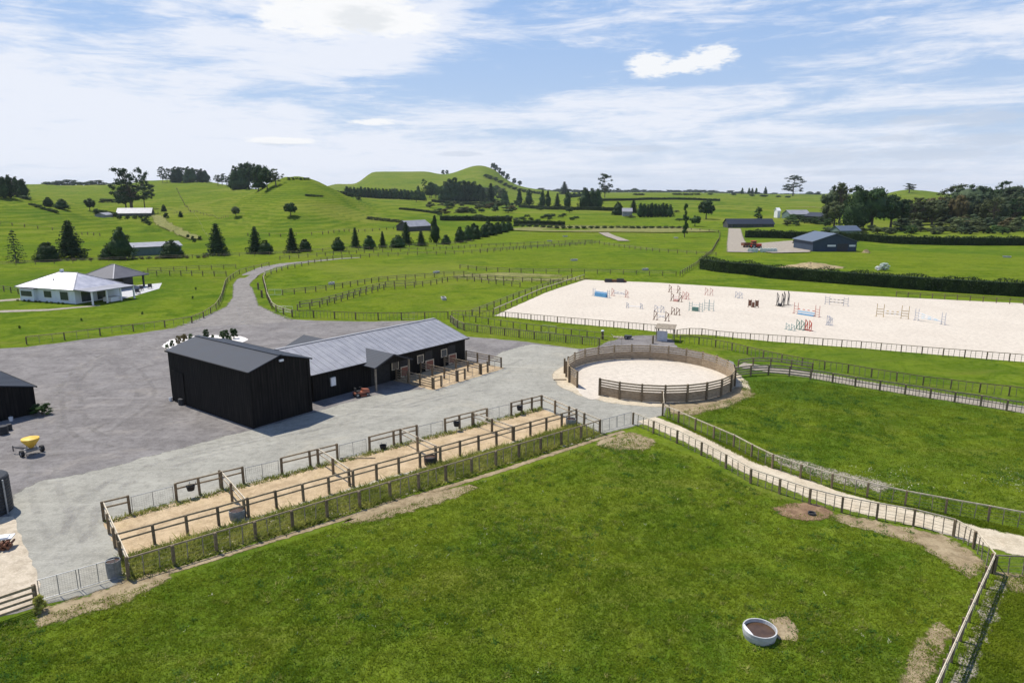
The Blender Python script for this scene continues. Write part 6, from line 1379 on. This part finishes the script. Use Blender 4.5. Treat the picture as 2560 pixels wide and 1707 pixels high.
def mound(name, label, x, v, rx, ry, h_, mat, cat='mound', seed=1):
    p = T(x, v); rng = np.random.default_rng(seed); n, k = 28, 7; V = [(0, 0, h_)]; Fs = []
    for j in range(1, k + 1):
        for i in range(n): a = 6.283 * i / n; t_ = j / k; w_ = 1 + rng.uniform(-.1, .1); V.append((math.cos(a) * rx * t_ * w_, math.sin(a) * ry * t_ * w_, h_ * (math.cos(t_ * math.pi) * .5 + .5) * (1 + rng.uniform(-.2, .2)) - .15))
    m = MB(); m.add(V, [(0, 1 + i, 1 + (i + 1) % n) for i in range(n)] + [(1 + (j - 1) * n + i, 1 + j * n + i, 1 + j * n + (i + 1) % n, 1 + (j - 1) * n + (i + 1) % n) for j in range(1, k) for i in range(n)])
    q = m.build(name, mat, None, p); tag(q, label, cat); return q


mound('earth_mound', 'rough brown earth heap behind the clipped hedge', 1960, 664, 6.5, 5, 1.6, 'brown_dirt', seed=2)
mound('straw_mound', 'long low straw-coloured mound beside the brown heap', 2030, 668, 11, 6, 1.3, 'straw', seed=3)
for k, (x, v, l) in enumerate(((2140, 631, 'left brown woodpile right of the blue shed'), (2165, 632, 'pale woodpile right of the blue shed'), (2186, 631, 'right brown woodpile right of the blue shed'))):
    mound('woodpile', l, x, v, 2.0, 1.4, 1.2, ('brown_dirt', 'straw', 'brown_dirt')[k], 'woodpile', 5 + k)
tree('bush', 2208, 676, 656, 32, 'silvery-white bush behind the clipped hedge', mat='wrap'); tree('bush', 2195, 677, 664, 18, 'small white-flowering bush at the left of the silvery one', mat='white_paint')
tree('bush', 2168, 603, 592, 14, 'pale bush right of the blue shed', mat='pale_leaf')
for x, v in ((2002, 606), (2012, 612), (2022, 616), (1985, 604)): tree('bush', x, v + 6, v - 5, 12, 'greyish shrub left of the blue shed', mat='gum_leaf', group='greyish shrubs left of the blue shed')

# arena gate clutter
q = thing('harrow', 'pale and dark harrow frame lying by the arena entrance', 'harrow', T(1556, 846), -.3); m = MB()
for k in range(6): m.bar((-1.2, -.5 + k * .2, .15), (.9, -.5 + k * .2, .2), .05, .05)
for k in range(5): m.bar((-1.2 + k * .5, -.5, .18), (-1.2 + k * .5, .5, .22), .05, .05)
m.bar((-1.2, 0, .2), (-1.6, .1, .5), .06, .06); m.build('frame', 'pale_timber', q); m = MB(); m.box(.3, -.5, .22, 1.3, .3, .5); m.build('weight_box', 'dark_paint', q); wheel(q, (.6, -.6, .25), .25, .15)
q = thing('timber_stack', 'dark stack of poles at the back left of the arena', 'stack', T(1538, 705), -.1); m = MB()
for k in range(14): x = -2 + .3 * k; m.tube((-2.2 + rr.uniform(-.4, .4), -.6 + .2 * (k % 6), .12 + .2 * (k // 6)), (2.2 + rr.uniform(-.6, .4), -.6 + .2 * (k % 6), .12 + .2 * (k // 6)), .1, n=7)
m.build('poles', 'brown_paint', q); m = MB(); m.box(-2.4, -.9, 0, -.8, -.65, .8); m.box(.3, -.9, 0, 1.9, -.65, .9); m.build('pallets', 'dark_paint', q)


# ------------------------------------------------------------------ show jumps
def wing(parent, x, mat, h=1.55, w_=.55, style=0):
    m = MB(); a, b = (x - w_ / 2, x + w_ / 2)
    m.box(a - .03, -.35, 0, a + .05, .35, .09); m.box(b - .05, -.35, 0, b + .03, .35, .09)
    m.box(a, -.04, .09, a + .07, .04, h); m.box(b - .07, -.04, .09, b, .04, h * (.8 if style == 1 else 1))
    if style == 0:
        for k in range(3): z = .35 + k * .42; m.box(a + .09, -.025, z, b - .09, .025, z + .08)
    elif style == 1: m.bar((a + .05, 0, .2), (b - .05, 0, h * .75), .05, .1); m.bar((a + .05, 0, h - .1), (b - .05, 0, h * .75), .05, .08)
    else: m.box(a + .09, -.02, .2, b - .09, .02, h - .15)
    return m.build('wing', mat, parent)


def jump(label, p0, p1, wm, poles=(), pm='white_paint', pm2=None, filler=None, style=0, h=1.55, ww=.6, plank=None):
    A, B = T(*p0), T(*p1); d = B - A; L = d.length; q = thing('show_jump', label, 'show jump', (A + B) / 2, math.atan2(d.y, d.x))
    wing(q, -L / 2 + ww / 2, wm, h, ww, style); wing(q, L / 2 - ww / 2, wm, h, ww, style); a = -L / 2 + ww; b = L / 2 - ww
    if b - a < .4: return q
    for (z0, z1) in poles:
        m = MB(); n = 7
        for k in range(n):
            m.cur = k % 2; t0, t1 = k / n, (k + 1) / n; m.tube((a + (b - a) * t0, -.09, z0 + (z1 - z0) * t0), (a + (b - a) * t1, -.09, z0 + (z1 - z0) * t1), .055, n=8)
        m.build('pole', [pm, pm2 or 'white_paint'], q)
    if plank: m = MB(); m.box(a, -.12, plank[0], b, -.08, plank[1]); m.build('plank', plank[2], q)
    if filler:
        m = MB(); fb = a + .1; fe = b - .1; m.box(fb, -.32, 0, fe, .12, filler[0]); m.build('filler', filler[1], q)
    return q


jump('blue-boxed show jump at the back left of the arena', (1482, 739), (1524, 745), 'grey_paint', ((1.1, 1.1),), 'lightblue_paint', filler=(.75, 'blue_paint'), plank=(.8, 1.0, 'lightblue_paint'))
jump('pinkish-grey pole jump right of the blue-boxed one', (1529, 739), (1570, 744), 'pink_paint', ((1.1, .6), (.55, .55), (.6, 1.05)), 'grey_paint', style=1)
jump('low white jump in the middle left of the arena', (1566, 769), (1606, 772), 'grey_paint', ((.35, .35),), h=1.0, ww=.4, style=1)
jump('brown and white jump nearest the arena fence on the left', (1634, 799), (1672, 803), 'brown_paint', ((.9, .5), (.35, .9)), 'grey_paint', style=1)
jump('small grey jump left of centre, behind the brown one', (1636, 779), (1660, 781), 'grey_paint', ((.8, .8),), style=1, h=1.2)
jump('small brown-tipped jump right of the brown and white one', (1678, 786), (1699, 788), 'brown_paint', (), style=1, h=1.3)
jump('brown and pink spread jump near the far edge', (1672, 730), (1700, 733), 'brown_paint', ((.7, .7),), 'pink_paint', style=1)
jump('pink and brown jump in front of the brown spread jump', (1677, 752), (1704, 755), 'brown_paint', ((.9, .9), (.5, .5)), 'pink_paint', filler=(.35, 'pink_paint'), style=1)
jump('single tan-winged jump right of the pink and brown one', (1706, 747), (1722, 749), 'pink_paint', (), style=1, h=1.5)
jump('mint green jump with a dark triangular filler', (1722, 776), (1756, 779), 'mint_paint', ((1.1, 1.1),), 'mint_paint', filler=(.7, 'green_paint'))
jump('tall mint green jump right of the dark filler', (1760, 775), (1784, 777), 'mint_paint', (), 'mint_paint', style=0, h=1.9, ww=.9)
jump('pale pink jump above the mint green ones', (1762, 738), (1782, 739), 'pink_paint', ((1.0, 1.0),), style=1)
jump('faint white jump near the far edge, centre', (1838, 744), (1855, 746), 'grey_paint', ((1.0, .6),), style=1, h=1.3)
jump('dark brown box jump in the middle of the arena', (1870, 767), (1896, 769), 'brown_paint', ((1.1, 1.1),), 'brown_paint', filler=(.9, 'brown_paint'), style=2, h=1.4)
jump('dark jump with tall slim uprights, left pair', (1941, 764), (1958, 767), 'dark_paint', ((.7, .7),), 'dark_paint', style=1, h=2.4, ww=.45, filler=(.5, 'dark_paint'))
jump('dark jump with tall slim uprights, right pair', (1958, 764), (1972, 762), 'dark_paint', (), 'dark_paint', style=1, h=2.6, ww=.45)
jump('wide jump with red wings and pale blue plank', (1984, 783), (2048, 793), 'pink_paint', ((.9, .9),), 'red_paint', plank=(.35, .65, 'lightblue_paint'), filler=(.18, 'blue_paint'), h=1.9, ww=.8)
jump('grey-winged jump with dark pole near the far edge', (2062, 760), (2120, 765), 'grey_paint', ((1.0, 1.0), (.5, .5)), 'dark_paint', 'grey_paint', h=1.6, ww=.8)
jump('narrow brown and pale jump right of the red-winged one', (2066, 812), (2080, 814), 'grey_paint', (), style=1, h=1.5, ww=.6)
jump('green jump near the arena fence on the right', (1990, 822), (2010, 826), 'green_paint', ((.9, .9),), 'mint_paint', style=1, h=1.5)
jump('low mint jump left of the green one by the fence', (1964, 823), (1986, 827), 'mint_paint', ((.4, .4),), 'mint_paint', style=1, h=1.0)
jump('red-winged small jump right of the green one', (2012, 824), (2028, 828), 'red_paint', (), style=1, h=1.6, ww=.5)
jump('mustard-winged jump with pale yellow poles', (2190, 790), (2271, 797), 'mustard_paint', ((1.0, 1.0), (.6, .6)), 'white_paint', 'mustard_paint', h=2.1, ww=1.1)
jump('large white and pale blue pole jump at the right of the arena', (2286, 800), (2362, 812), 'grey_paint', ((1.3, .5), (.5, .5), (.9, .4)), 'white_paint', 'lightblue_paint', h=1.9, ww=.6)

# ------------------------------------------------------------------ air
hz = bpy.data.materials.new('haze'); hz.use_nodes = True; hn = hz.node_tree; hn.nodes.clear()
ho = hn.nodes.new('ShaderNodeOutputMaterial'); hv = hn.nodes.new('ShaderNodeVolumePrincipled'); hn.links.new(hv.outputs[0], ho.inputs['Volume'])
hv.inputs['Color'].default_value = (0.80, 0.89, 1.0, 1); hv.inputs['Density'].default_value = 0.00004; hv.inputs['Anisotropy'].default_value = 0.2
m = MB(); zt = max(60.0, float(ZZ.max()) + 70); m.box(-42000, -420, float(ZZ.min()) - 1.5, 42000, 13900, zt); q = m.build('haze', hz); tag(q, 'thin pale air over the whole valley', 'haze', kind='stuff')
